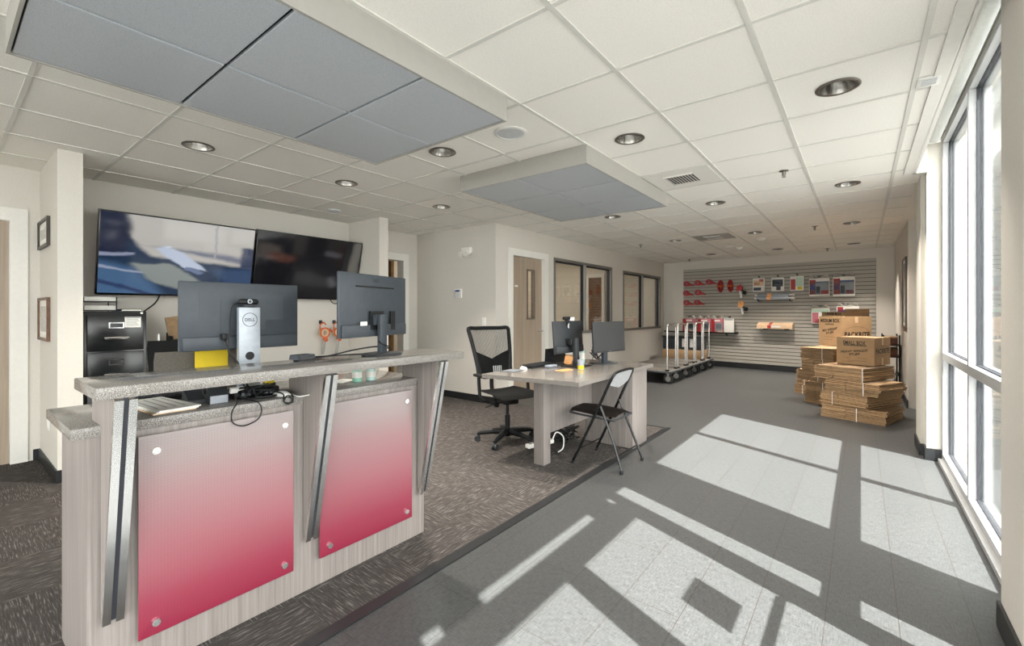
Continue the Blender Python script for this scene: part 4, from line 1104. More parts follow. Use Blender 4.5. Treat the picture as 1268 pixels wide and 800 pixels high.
def task_chair(name, label, loc, rz, back_m, back_w, back_z0, back_z1, arm=True, seat_z=0.49, meshy=False, cat='office chair'):
    """local: sitter faces +x"""
    r = thing(name, label, cat, loc, rz)
    k = MB(); k.lathe([(0.035, 0.085), (0.04, 0.13), (0.0001, 0.13)], (0, 0, 0), 20, cap=False); k.lathe([(0.0001, 0.055), (0.03, 0.06), (0.035, 0.09)], (0, 0, 0), 20, cap=False); k.build('hub', 'black', r)
    for i in range(5):
        a = 2 * PI * i / 5 + 0.3; d = Vector((math.cos(a), math.sin(a), 0))
        k = MB(); k.tube([d * 0.02 + Vector((0, 0, 0.105)), d * 0.15 + Vector((0, 0, 0.10)), d * 0.26 + Vector((0, 0, 0.085)), d * 0.30 + Vector((0, 0, 0.07))], [0.032, 0.028, 0.022, 0.017], 8)
        lg = k.build('base_leg', 'black', r)
        k = MB(); s_ = Vector((-d.y, d.x, 0)); c_ = d * 0.30 + Vector((0, 0, 0.0275))
        for sg in (-1, 1): k.cyl(c_ + s_ * sg * 0.006, c_ + s_ * sg * 0.025, 0.0275, n=20)
        k.cyl(c_ + Vector((0, 0, 0.01)), c_ + Vector((0, 0, 0.045)), 0.009, n=10); k.sphere(c_ + Vector((0, 0, 0.012)), 0.024, (1, 1, 0.9), u=12, v=8)
        k.build('caster', 'charcoal', lg)
    k = MB(); k.cyl((0, 0, 0.12), (0, 0, 0.27), 0.026, n=20); k.cyl((0, 0, 0.27), (0, 0, seat_z - 0.08), 0.015, n=16); k.build('gas_lift', 'black', r)
    k = MB(); k.obox((-0.02, 0, seat_z - 0.085), (0.22, 0.16, 0.05), (0, 0, 0), 0, 0.015); k.tube([(0.02, -0.08, seat_z - 0.085), (0.04, -0.22, seat_z - 0.10), (0.02, -0.26, seat_z - 0.12)], 0.007, 6); k.obox((-0.10, -0.07, seat_z - 0.115), (0.05, 0.04, 0.09), (0, 0, 0), 0, 0.01)
    k.build('tilt_mechanism', 'black', r)
    k = MB()
    def seat(u, v):
        x = -0.24 + 0.49 * u; y = (v - 0.5) * 0.49 * (1 - 0.10 * (2 * u - 1) ** 2)
        e = max(0, u - 0.8) / 0.2
        return (x, y, seat_z - 0.03 * e ** 2 + 0.012 * (abs(2 * v - 1) ** 3))
    k.quadgrid(seat, 12, 12); bmesh.ops.solidify(k.bm, geom=k.bm.faces[:], thickness=0.06); bmesh.ops.recalc_face_normals(k.bm, faces=k.bm.faces[:])
    k.build('seat', 'mesh_black', r)
    def bp(u, v, dx=0.0):
        z = back_z0 + (back_z1 - back_z0) * v
        ww = back_w * (0.76 + 0.28 * v - 0.06 * max(0, v - 0.9) * 10 * 0.5)
        y = (u - 0.5) * ww
        return Vector((-0.235 - (0.17 if meshy else 0.10) * v + 0.05 * math.sin(v * PI) * 0 - 0.03 * math.cos((u - 0.5) * PI) + dx + 0.03 * math.sin(v * 2.5), y, z))
    if meshy:
        rim = [bp(0, t / 8) for t in range(1, 9)] + [bp(t / 6, 1.0) for t in range(1, 6)] + [bp(1, t / 8) for t in range(8, 0, -1)] + [bp(1 - t / 6, 0.06 + 0.0 * t) for t in range(1, 6)]
        k = MB(); k.tube(smooth(rim, 3, True), 0.021, 8, closed=True); k.tube([bp(0.02, 0.5), bp(0.03, 0.25), bp(0.08, 0.06)], 0.024, 8); k.tube([bp(0.98, 0.5), bp(0.97, 0.25), bp(0.92, 0.06)], 0.024, 8); k.build('back_frame', 'black', r)
        k = MB()
        n_ = 34
        for i in range(1, n_):   # open woven threads, so the wall shows through the mesh
            k.tube([bp(i / n_, 0.06 + 0.94 * t / 7) for t in range(8)], 0.0014, 4)
        for j in range(1, 60):
            k.tube([bp(t / 5, 0.06 + 0.94 * j / 60) for t in range(6)], 0.0014, 4)
        k.build('back_mesh', 'mesh_black', r, smooth=False)
        k = MB(); k.quadgrid(lambda u, v: bp(0.04 + 0.92 * u, 0.04 + (0.36 + 0.16 * abs(2 * u - 1)) * v, -0.006), 14, 8); bmesh.ops.solidify(k.bm, geom=k.bm.faces[:], thickness=0.014); bmesh.ops.recalc_face_normals(k.bm, faces=k.bm.faces[:]); k.build('lumbar_panel', 'black', r)
        k = MB()
        for i in range(5): k.tube([bp(0.50 + i * 0.055, 0.10, 0.012), bp(0.50 + i * 0.055, 0.26, 0.012)], 0.006, 6)
        k.build('lumbar_slots', 'lens', r)
    else:
        k = MB(); k.quadgrid(lambda u, v: bp(u, v), 12, 12); bmesh.ops.solidify(k.bm, geom=k.bm.faces[:], thickness=0.05); bmesh.ops.recalc_face_normals(k.bm, faces=k.bm.faces[:]); k.build('backrest', back_m, r)
    k = MB(); k.tube(smooth([(-0.10, 0, seat_z - 0.09), (-0.24, 0, seat_z - 0.08), (-0.315, 0, seat_z + 0.0), (-0.315, 0, seat_z + 0.16)]), 0.022, 8); k.build('back_support', 'black', r)
    if arm:
        for sg in (-1, 1):
            k = MB(); k.tube(smooth([(-0.02, sg * 0.20, seat_z - 0.07), (-0.04, sg * 0.275, seat_z - 0.05), (-0.06, sg * 0.285, seat_z + 0.06), (-0.07, sg * 0.285, seat_z + 0.17)]), 0.017, 8); k.obox((-0.01, sg * 0.285, seat_z + 0.18), (0.24, 0.075, 0.028), (0, 0, 0), 0, 0.012); k.build('armrest', 'black', r)
    return r
task_chair('office_chair', 'black mesh-back office chair with arms behind the desk', (-2.775, 3.50, 0.006), R(-20), 'mesh_black', 0.47, 0.585, 1.115, True, 0.49, True)
ch = task_chair('office_chair', 'grey woven office chair with a yellow sheet, behind the reception counter', (-2.95, 0.83, 0.006), R(0), 'seat_grey', 0.44, 0.56, 1.10, False, 0.50)
ch.rotation_euler = (0, 0, R(185))
q = thing('yellow_sheet', 'bright yellow sheet hung over the grey woven chair back', 'paper', (-2.60, 0.86, 1.0), R(5))
k = MB(); k.tube([(-0.058, 0, 0), (-0.058, 0, 0)], 0.001, 4) if False else None
k.prism([(0.012, -0.075, 0.0), (0.012, -0.075, 0.108), (-0.055, -0.075, 0.112), (-0.055, -0.075, 0.06), (-0.0575, -0.075, 0.06), (-0.0575, -0.075, 0.1145), (0.0145, -0.075, 0.1105), (0.0145, -0.075, 0.0)], (0, 0.15, 0)); k.build('sheet', 'yellow', q, smooth=False)
task_chair('office_chair', 'black padded chair mostly hidden behind the grey woven chair', (-3.60, 1.02, 0.006), R(178), 'mesh_black', 0.48, 0.56, 1.12, False, 0.50)

# shelf things beside the cabinet
q = thing('side_table', 'low wooden side table behind the chairs in the alcove', 'table', (-5.33, 1.55, 0))
k = MB(); k.box(-5.60, -5.06, 1.22, 1.95, 0.70, 0.73); k.build('table_top', 'door_wood', q, world=True, smooth=False)
for xx in (-5.57, -5.09):
    for yy in (1.25, 1.92):
        k = MB(); k.box(xx - 0.02, xx + 0.02, yy - 0.02, yy + 0.02, 0, 0.70); k.build('leg', 'dark_steel', q, world=True, smooth=False)
q = thing('glue_bottle', 'white and red capped bottle beside the file cabinet', 'bottle', (-5.12, 1.275, 0.73))
k = MB(); k.lathe([(0.0001, 0), (0.032, 0.001), (0.032, 0.16), (0.026, 0.19), (0.0001, 0.19)], (0, 0, 0), 20, cap=False); k.build('bottle_body', 'white', q)
k = MB(); k.lathe([(0.034, 0.185), (0.036, 0.25), (0.02, 0.27), (0.0001, 0.27)], (0, 0, 0), 20); k.build('cap', 'red', q)
k = MB(); k.lathe([(0.012, 0.27), (0.008, 0.36), (0.0001, 0.36)], (0, 0, 0), 16, cap=False); k.build('nozzle', 'white', q)
k = MB(); k.lathe([(0.0325, 0.05), (0.0325, 0.12)], (0, 0, 0), 20, cap=False); k.build('label_band', 'red', q)
q = thing('small_carton', 'small white carton beside the red capped bottle', 'carton', (-5.12, 1.36, 0.73), R(8))
k = MB(); k.box(-0.03, 0.03, -0.03, 0.03, 0, 0.13, 0, 0.002); k.build('box', 'white', q)
k = MB(); k.box(0.030, 0.0312, -0.022, 0.022, 0.03, 0.10); k.build('printed_band', 'grey_print', q, smooth=False)
q = thing('file_box', 'black file box with a brown wooden clipboard leaning in it', 'file box', (-5.32, 1.50, 0.73))
k = MB(); k.box(-0.10, 0.10, -0.09, 0.09, 0, 0.01); k.box(-0.10, -0.094, -0.09, 0.09, 0.01, 0.36); k.box(0.094, 0.10, -0.09, 0.09, 0.01, 0.30); k.box(-0.094, 0.094, -0.09, -0.084, 0.01, 0.33); k.box(-0.094, 0.094, 0.084, 0.09, 0.01, 0.33)
k.build('box', 'black', q, smooth=False)
k = MB(); k.obox((-0.02, -0.02, 0.28), (0.012, 0.13, 0.48), (R(8), R(-5), 0)); k.build('clipboard', 'wood_shelf', q, smooth=False)

def tape_gun(label, loc, rz, hook_h=0.0):
    q = thing('tape_gun', label, 'tape dispenser', loc, rz)
    k = MB(); k.lathe([(0.030, -0.025), (0.062, -0.025), (0.062, 0.025), (0.030, 0.025), (0.030, -0.025)], (0, 0, 0.30), 28, 0, 'Y', cap=False); k.build('tape_roll', 'tan', q)
    k = MB(); k.lathe([(0.052, -0.032), (0.070, -0.032), (0.070, -0.027), (0.052, -0.027), (0.052, -0.032)], (0, 0, 0.30), 28, 0, 'Y', cap=False); k.obox((0.02, 0, 0.21), (0.05, 0.05, 0.06), (0, R(-20), 0), 0, 0.01); k.obox((0.085, 0, 0.33), (0.06, 0.055, 0.012), (0, R(40), 0))
    k.build('frame', 'orange_plastic', q)
    k = MB(); k.tube([(0.01, 0, 0.20), (0.0, 0, 0.12), (-0.015, 0, 0.04), (-0.018, 0, 0.015)], [0.017, 0.018, 0.02, 0.016], 10); k.build('handle', 'cloud_side', q)
    k = MB(); k.tube(smooth([(-0.05, 0.0, 0.30), (-0.05, 0.0, 0.40), (0.0, 0.0, 0.43), (0.03, 0, 0.40)]), 0.008, 6); k.build('wire_guard', 'orange_plastic', q)
    return q
for lb, dx, sc in (('orange and grey tape gun hanging on the alcove wall, nearest the counter monitor', 0.0, 1.0), ('orange tape gun hanging on the alcove wall beside another, nearer the wing wall', 0.14, 0.95)):
    q = tape_gun(lb, (-5.56 + dx * 0.2, 3.14 + dx * 1.25, 0.72), R(90)); q['group'] = 'hanging tape guns'
    k = MB(); k.cyl((0, 0.08, 0.435), (0, -0.01, 0.435), 0.005, n=8); k.obox((0, 0.083, 0.435), (0.04, 0.012, 0.05)); k.build('hook', 'charcoal', q)

# framed pictures, plates and devices on the walls
def picture(name, label, o, xd, w, h, fm, cat='picture'):
    """o: centre on wall; xd: world direction of picture width; faces xd x up reversed"""
    q = thing(name, label, cat, o)
    xd = Vector(xd).normalized(); nz = Vector((xd.y, -xd.x, 0))
    t = Matrix((xd, Vector((0, 0, 1)), nz)).transposed().to_4x4()
    f = MB(); b = 0.022
    f.box(-w / 2, w / 2, -h / 2, -h / 2 + b, 0, 0.022); f.box(-w / 2, w / 2, h / 2 - b, h / 2, 0, 0.022); f.box(-w / 2, -w / 2 + b, -h / 2 + b, h / 2 - b, 0, 0.022); f.box(w / 2 - b, w / 2, -h / 2 + b, h / 2 - b, 0, 0.022)
    f.bm.transform(t); bmesh.ops.recalc_face_normals(f.bm, faces=f.bm.faces[:]); f.build('frame', fm, q, smooth=False)
    m_ = MB(); m_.box(-w / 2 + b, w / 2 - b, -h / 2 + b, h / 2 - b, 0.0, 0.008); m_.bm.transform(t); bmesh.ops.recalc_face_normals(m_.bm, faces=m_.bm.faces[:]); m_.build('mat_board', 'paper', q, smooth=False)
    p = MB(); p.box(-w / 2 + b + 0.05, w / 2 - b - 0.05, -h / 2 + b + 0.05, h / 2 - b - 0.05, 0.008, 0.009); p.bm.transform(t); bmesh.ops.recalc_face_normals(p.bm, faces=p.bm.faces[:]); p.build('print', 'bag', q, smooth=False)
    return q
picture('framed_certificate', 'small dark framed certificate, the upper one on the column face', (-5.37, 0.5725, 1.945), (1, 0, 0), 0.52, 0.235, 'dark_frame')
picture('framed_certificate', 'brown wooden framed certificate, the lower one on the column face', (-5.37, 0.5725, 1.235), (1, 0, 0), 0.52, 0.355, 'frame_wood')
picture('framed_board', 'tall narrow brown frame on the dim wall behind the cardboard boxes', (0.4995, 8.45, 1.56), (0, -1, 0), 0.62, 0.98, 'dark_frame')
q = thing('emergency_light', 'off-white twin-headed emergency light high on the keypad wall', 'emergency light', (-4.52, 4.78, 2.165))
k = MB(); k.box(-0.085, 0.085, -0.06, 0.0, -0.03, 0.06, 0, 0.008); k.build('housing', 'white_trim', q)
for sg in (-1, 1):
    k = MB(); k.cyl((sg * 0.055, -0.055, -0.03), (sg * 0.06, -0.11, -0.045), 0.034, 0.04, 20); k.build('lamp_head', 'white_trim', q)
q = thing('alarm_keypad', 'white alarm keypad with a dark display on the keypad wall', 'keypad', (-4.71, 4.78, 1.565))
k = MB(); k.box(-0.07, 0.07, -0.025, 0.0, -0.065, 0.065, 0, 0.006); k.build('case', 'white', q)
k = MB(); k.box(-0.05, 0.04, -0.027, -0.025, 0.022, 0.05); k.build('display', 'blue_print', q, smooth=False)
k = MB(); [k.box(-0.045 + i * 0.03, -0.023 + i * 0.03, -0.027, -0.025, -0.045 + j * 0.02, -0.031 + j * 0.02) for i in range(3) for j in range(3)]; k.build('keys', 'lens', q, smooth=False)
def switch(label, o, rz=0.0, cat='light switch'):
    q = thing('light_switch', label, cat, o, rz)
    k = MB(); k.box(-0.036, 0.036, -0.007, 0, -0.058, 0.058, 0, 0.003); k.build('plate', 'white', q)
    k = MB(); k.box(-0.016, 0.016, -0.011, -0.007, -0.032, 0.032, 0, 0.002); k.build('rocker', 'white', q)
switch('white light switch on the keypad wall behind the office chair', (-4.21, 4.78, 1.155))
switch('white wall plate low on the column face beside the counter end', (-5.18, 0.573, 0.40), 0, 'wall plate')

# shelf in the passage room
q = thing('storage_shelf', 'brown wooden storage shelf seen through the passage doorway', 'shelf', (-6.15, 4.25, 0))
k = MB(); k.box(-6.45, -5.95, 3.45, 3.48, 0, 2.3); k.box(-6.45, -5.95, 4.50, 4.54, 0, 2.3); k.build('side_panel', 'wood_shelf', q, world=True, smooth=False)
for z in (0.1, 0.6, 1.1, 1.6, 2.1):
    k = MB(); k.box(-6.44, -5.95, 3.48, 4.50, z, z + 0.03); k.build('shelf_board', 'wood_shelf', q, world=True, smooth=False)
k = MB(); k.box(-6.47, -6.45, 3.45, 4.54, 0, 2.3); k.build('back_panel', 'wood_shelf', q, world=True, smooth=False)
q = thing('folder_box', 'pale folder box on the shelf through the passage doorway', 'folder', (-6.05, 4.30, 1.13))
k = MB(); k.box(-0.10, 0.08, -0.10, 0.10, 0, 0.22, 0, 0.003); k.build('box', 'paper', q)
k = MB(); k.box(0.08, 0.0815, -0.05, 0.05, 0.08, 0.16); k.build('label_patch', 'yellow', q, smooth=False)

# ------------------------------------------------------------------ desk and the things on it
DZ = 0.777
dk = thing('desk', 'laminate desk with a speckled stone top standing on the carpet edge', 'desk', (-2.05, 3.65, 0))
k = MB(); k.prism([(-1.635, 2.905, 0.744), (-1.635, 4.40, 0.744), (-2.50, 4.40, 0.744), (-2.50, 2.81, 0.744), (-2.455, 2.81, 0.744)], (0, 0, DZ - 0.744)); k.build('desk_top', 'quartz', dk, world=True, smooth=False)
k = MB(); k.box(-2.195, -2.094, 3.128, 3.232, 0.006, 0.744, 0, 0.002); k.build('desk_leg', 'laminate', dk, world=True)
k = MB(); k.box(-2.145, -2.12, 3.232, 4.02, 0.25, 0.744); k.build('modesty_panel', 'laminate', dk, world=True, smooth=False)
k = MB(); k.box(-2.195, -1.69, 4.02, 4.37, 0.0085, 0.744, 0, 0.002); k.build('pedestal', 'laminate', dk, world=True)

m3, t3 = monitor('computer_monitor', 'black monitor seen from behind, with a webcam on top, on the desk', (-2.145, 3.735, DZ), R(-92), w=0.50, h=0.305, zb=0.125, panel_dy=-0.075, tilt=R(4), back='charcoal')
k = MB(); k.box(-0.15, 0.11, -0.09, 0.10, 0.0, 0.008, 0, 0.003); k.build('stand_base', 'black', m3)
k = MB(); k.box(-0.028, 0.028, -0.005, 0.03, 0.008, 0.27, 0, 0.004); k.build('stand_column', 'charcoal', m3)
k = MB(); k.box(-0.06, 0.06, -0.055, -0.005, 0.20, 0.265, 0, 0.004); k.tube(smooth([(-0.04, -0.05, 0.21), (-0.07, -0.02, 0.14), (-0.02, 0.035, 0.08), (0.05, 0.05, 0.03)]), 0.004, 6); k.build('tilt_head', 'black', m3)
wc = thing('webcam', 'black webcam with a white tag clipped on the rear-facing desk monitor', 'webcam', (-2.228, 3.72, 1.2075), R(-92))
k = MB(); k.obox((0, 0, 0.026), (0.11, 0.03, 0.03), (0, 0, 0), 0, 0.010, 3); k.build('camera_body', 'black', wc)
k = MB(); k.box(-0.02, 0.02, -0.01, 0.012, 0.0, 0.013); k.box(-0.018, 0.018, 0.012, 0.018, -0.045, 0.013); k.build('clip', 'black', wc, smooth=False)
k = MB(); k.obox((-0.095, 0.0, 0.018), (0.075, 0.012, 0.034), (0, 0, 0), 0, 0.002); k.build('tag', 'paper', wc)
k = MB(); k.tube(smooth([(-0.005, 0.019, -0.03), (0.008, 0.021, -0.055), (-0.008, 0.021, -0.065), (-0.01, 0.02, -0.02)]), 0.003, 6); k.build('cable_tie', 'lens', wc)

m4, t4 = monitor('computer_monitor', 'monitor with its dark screen turned to the lobby, right end of the desk', (-2.03, 4.12, DZ), R(80), w=0.52, h=0.300, zb=0.120, panel_dy=-0.055, tilt=R(-3), back='charcoal')
k = MB(); k.box(-0.115, 0.115, -0.085, 0.085, 0.0, 0.007, 0, 0.002); k.build('stand_base', 'slate', m4)
k = MB(); k.box(-0.032, 0.032, -0.02, 0.015, 0.007, 0.20, 0, 0.004); k.box(-0.04, 0.04, -0.045, -0.02, 0.15, 0.22); k.build('stand_column', 'slate', m4)
lettering('logo', 'DELL', t4 @ frame((0, -0.0096, -0.142), (1, 0, 0), (0, 0, 1)), 0.028, 'silver', m4, 0.02)

q = thing('computer_mouse', 'pale computer mouse near the left end of the desk', 'computer mouse', (-2.40, 3.26, DZ), R(70))
k = MB(); k.sphere((0, 0, 0.004), 0.027, (1.0, 1.8, 0.85), u=20, v=12)
for vv in k.bm.verts: vv.co.z = max(vv.co.z, 0.0)
k.build('shell', 'white', q)
k = MB(); k.obox((0, 0.03, 0.0255), (0.006, 0.02, 0.008), (R(-20), 0, 0), 0, 0.002); k.build('wheel', 'lens', q)
q = thing('mouse_pad', 'thin dark mouse pad under the pale mouse on the desk', 'mouse pad', (-2.42, 3.12, DZ), R(8))
k = MB(); k.obox((0, 0, 0.0015), (0.14, 0.17, 0.003), (0, 0, 0), 0, 0.001); k.build('pad', 'navy_print', q); 
k = MB(); k.obox((0, 0, 0.0032), (0.12, 0.15, 0.0005)); k.build('pad_top', 'grey_print', q, smooth=False)
q = thing('keyboard', 'black keyboard lying on the desk in front of the monitor', 'keyboard', (-2.42, 3.55, DZ), R(88))
k = MB(); k.obox((0, 0, 0.011), (0.42, 0.14, 0.018), (R(2), 0, 0), 0, 0.004); k.build('case', 'black', q)
k = MB()
for i in range(16):
    for j in range(5): k.obox((-0.185 + i * 0.0247, -0.05 + j * 0.025, 0.0215 + j * 0.0009), (0.020, 0.020, 0.005))
k.build('keys', 'charcoal', q, smooth=False)
q = thing('blue_case', 'pale blue glasses case beside the keyboard on the desk', 'case', (-2.275, 3.52, DZ), R(82))
k = MB(); k.obox((0, 0, 0.014), (0.13, 0.055, 0.028), (0, 0, 0), 0, 0.012, 3); k.build('shell', 'silver', q)
k = MB(); k.obox((0, 0, 0.0145), (0.131, 0.056, 0.003), (0, 0, 0), 0, 0.001); k.build('seam', 'blue_print', q)
q = thing('sticky_notes', 'orange paper notes lying on the desk before the monitor stand', 'notes', (-2.08, 3.40, DZ), R(75))
k = MB(); k.obox((0, 0, 0.002), (0.10, 0.075, 0.004), (0, 0, R(10))); k.obox((0.075, 0.012, 0.0015), (0.08, 0.075, 0.003), (0, 0, R(-12))); k.build('note_sheets', 'orange', q, smooth=False)
k = MB(); [k.obox((0.0, -0.02 + i * 0.015, 0.0042), (0.06, 0.003, 0.0004), (0, 0, R(10))) for i in range(3)]; k.build('handwriting', 'ink_soft', q, smooth=False)
q = thing('pen_cup', 'small blue and yellow printed cup in front of the desk monitor stand', 'cup', (-2.055, 3.58, DZ + 0.008))
k = MB(); k.lathe([(0.0001, 0.0), (0.028, 0.0), (0.031, 0.085), (0.028, 0.085), (0.026, 0.006), (0.0001, 0.006)], (0, 0, 0), 24, cap=False); k.build('cup_body', 'silver', q)
k = MB(); k.lathe([(0.0287, 0.004), (0.0300, 0.036)], (0, 0, 0), 24, cap=False); k.build('print_band', 'yellow', q)
q.location.z = DZ
q.location.x = -1.995
q = thing('tissue_box', 'orange and white crumpled tissue pack behind the desk monitor stand', 'tissue pack', (-2.275, 3.84, DZ), R(15))
k = MB(); k.obox((0, 0, 0.045), (0.07, 0.07, 0.09), (0, R(12), 0), 0, 0.01); k.build('box', 'orange', q)
k = MB(); k.prism([(-0.03, -0.012, 0.098), (0.03, -0.005, 0.098), (0.045, 0.01, 0.15), (0.0, 0.0, 0.165), (-0.04, -0.01, 0.14)], (0.0, 0.02, 0.0)); k.build('tissue', 'paper', q)
bottle('sanitiser_bottle', 'clear hand sanitiser pump bottle between the two desk monitors', (-2.235, 4.03, DZ), 'gel', 0.035, 0.20)
q = thing('document_stand', 'black slanted stand behind the left desk monitor', 'stand', (-2.52, 3.85, DZ), R(-92))
q.location.x = -2.40
k = MB(); k.prism([(-0.14, -0.07, 0.0), (-0.14, 0.07, 0.0), (-0.14, 0.05, 0.02), (-0.14, -0.05, 0.15), (-0.14, -0.062, 0.15)], (0.28, 0, 0)); k.build('easel', 'black', q, smooth=False)
k = MB(); k.box(-0.15, 0.15, 0.05, 0.085, 0.0, 0.018); k.build('ledge', 'charcoal', q, smooth=False)
tag(tangle((-2.14, 4.16, DZ), (0.05, 0.07, 0.13), 3, 0.004, 11, 8).build('cable_bundle', ['charcoal'], base=(-2.14, 4.16, DZ)), 'bunch of dark cables behind the lobby-facing desk monitor', 'cables')
tag(tangle((-2.33, 3.80, 0.006), (0.14, 0.16, 0.20), 5, 0.005, 21, 10).build('cable_tangle', 'black', base=(-2.33, 3.62, 0.006)), 'tangle of black cables on the carpet under the desk', 'cables')
q = thing('power_strip', 'white power strip with a cord on the carpet under the desk', 'power strip', (-2.29, 3.36, 0.006), R(75))
k = MB(); k.obox((0, 0, 0.10), (0.30, 0.055, 0.035), (0, 0, 0), 0, 0.006); k.obox((0, 0, 0.04), (0.05, 0.05, 0.08)); k.build('case', 'white', q)
k = MB(); [k.obox((-0.11 + i * 0.045, 0, 0.1178), (0.028, 0.028, 0.002)) for i in range(6)]; k.build('sockets', 'charcoal', q, smooth=False)
k = MB(); k.tube(smooth([(0.15, 0, 0.10), (0.22, 0.02, 0.16), (0.27, -0.02, 0.12), (0.24, -0.05, 0.03), (0.16, -0.07, 0.01)]), 0.006, 6); k.build('cord', 'white', q)

# ------------------------------------------------------------------ folding chair
q = thing('folding_chair', 'black metal folding chair with a padded brown-black seat facing the desk', 'folding chair', (-1.76, 3.56, 0.0))
xf, xb, ya, yb = -1.975, -1.535, 3.348, 3.778
pt = lambda x, y, z: (x, y, z)
top = [pt(xf, ya, 0.028), pt(-1.80, ya + 0.015, 0.39), pt(-1.655, ya + 0.02, 0.70), pt(-1.612, ya + 0.03, 0.785), pt(-1.60, ya + 0.075, 0.805), pt(-1.595, (ya + yb) / 2, 0.812),
       pt(-1.60, yb - 0.075, 0.805), pt(-1.612, yb - 0.03, 0.785), pt(-1.655, yb - 0.02, 0.70), pt(-1.80, yb - 0.015, 0.39), pt(xf, yb, 0.028)]
k = MB(); k.tube(smooth(top, 5), 0.0115, 10); k.build('front_leg_frame', 'black_gloss', q, world=True)
for y, s_ in ((ya, 1), (yb, -1)):
    k = MB(); k.tube([pt(xb, y + s_ * 0.004, 0.028), pt(-1.62, y + s_ * 0.028, 0.25), pt(-1.715, y + s_ * 0.032, 0.47), pt(-1.735, y + s_ * 0.030, 0.515)], 0.0105, 10); lg = k.build('rear_leg', 'black_gloss', q, world=True)
    k = MB(); k.cyl((xb - 0.003, y + s_ * 0.003, 0.0055), (xb + 0.001, y + s_ * 0.003, 0.036), 0.0145, n=14); o = k.build('rubber_foot', 'rubber', q, world=True); o.parent = lg
    k = MB(); k.cyl((xf - 0.005, y, 0.0085), (xf + 0.006, y, 0.036), 0.0145, n=14); k.build('front_foot', 'rubber', q, world=True)
k = MB(); k.tube([pt(-1.926, ya + 0.005, 0.135), pt(-1.926, yb - 0.005, 0.135)], 0.006, 8); k.build('front_crossbar', 'black_gloss', q, world=True)
k = MB(); k.tube([pt(-1.578, ya + 0.018, 0.135), pt(-1.578, yb - 0.018, 0.135)], 0.006, 8); k.build('rear_crossbar', 'black_gloss', q, world=True)
k = MB()
def seat(u, v):
    x = -2.04 + 0.42 * u; hw = 0.195 - 0.03 * u ** 3 - 0.02 * (1 - u) ** 6; hw *= min(1, 0.80 + 1.6 * min(u, 1 - u)); y = (ya + yb) / 2 + (v - 0.5) * 2 * hw
    return (x, y, 0.462 - 0.02 * u - 0.012 * (2 * v - 1) ** 4)
k.quadgrid(seat, 14, 10); bmesh.ops.solidify(k.bm, geom=k.bm.faces[:], thickness=0.035); bmesh.ops.recalc_face_normals(k.bm, faces=k.bm.faces[:]); k.build('seat', 'leather', q, world=True)
k = MB(); cy = (ya + yb) / 2
k.tube(smooth([pt(-2.035, cy - 0.15, 0.432), pt(-2.04, cy + 0.15, 0.432), pt(-1.95, cy + 0.195, 0.428), pt(-1.65, cy + 0.178, 0.412), pt(-1.62, cy + 0.14, 0.411), pt(-1.62, cy - 0.14, 0.411), pt(-1.65, cy - 0.178, 0.412), pt(-1.95, cy - 0.195, 0.428)], 5, True), 0.009, 8, closed=True); k.build('seat_rim', 'charcoal', q, world=True)
k = MB()
def bk(u, v):
    y = ya + 0.028 + (yb - ya - 0.056) * u; z = 0.655 + 0.04 * abs(2 * u - 1) + (0.80 - 0.655 - 0.04 * abs(2 * u - 1)) * v; x = -1.605 - (0.80 - z) * 0.45 + 0.015 * (1 - (2 * u - 1) ** 2)
    return (x, y, z)
k.quadgrid(bk, 12, 6); bmesh.ops.solidify(k.bm, geom=k.bm.faces[:], thickness=0.006); bmesh.ops.recalc_face_normals(k.bm, faces=k.bm.faces[:]); k.build('backrest', 'chrome', q, world=True, label=None) if False else k.build('backrest', 'lens', q, world=True)
q.location.x += 0.035

# ------------------------------------------------------------------ platform carts
CX0, CX1 = -3.72, -2.66
cart = thing('platform_cart', 'platform hand cart nearest the camera in the row along the left wall', 'platform cart', (-3.19, 8.33, 0), 0, 'platform carts parked along the left wall')
hl = (CX1 - CX0) / 2; hw = 0.285
k = MB(); k.box(-hl + 0.02, hl - 0.02, -hw + 0.015, hw - 0.015, 0.186, 0.222, 0, 0.003); k.build('deck', 'deck_wood', cart)
k = MB(); k.box(-hl, hl, -hw, -hw + 0.015, 0.188, 0.220, 0, 0.004); k.box(-hl, hl, hw - 0.015, hw, 0.188, 0.220, 0, 0.004); k.box(-hl, -hl + 0.02, -hw + 0.015, hw - 0.015, 0.188, 0.220, 0, 0.004); k.box(hl - 0.02, hl, -hw + 0.015, hw - 0.015, 0.188, 0.220, 0, 0.004); k.build('bumper', 'deck_edge', cart)
k = MB(); hx = hl - 0.09
k.tube(smooth([(hx, -0.235, 0.20), (hx, -0.235, 0.6), (hx, -0.235, 0.97), (hx, -0.215, 1.035), (hx, -0.16, 1.055), (hx, 0.16, 1.055), (hx, 0.215, 1.035), (hx, 0.235, 0.97), (hx, 0.235, 0.6), (hx, 0.235, 0.20)], 5), 0.0165, 12)
hnd = k.build('handle', 'steel', cart)
for sg in (-1, 1):
    k = MB(); k.box(hx - 0.03, hx + 0.03, sg * 0.235 - 0.03, sg * 0.235 + 0.03, 0.221, 0.25, 0, 0.004); k.build('handle_socket', 'black', hnd)
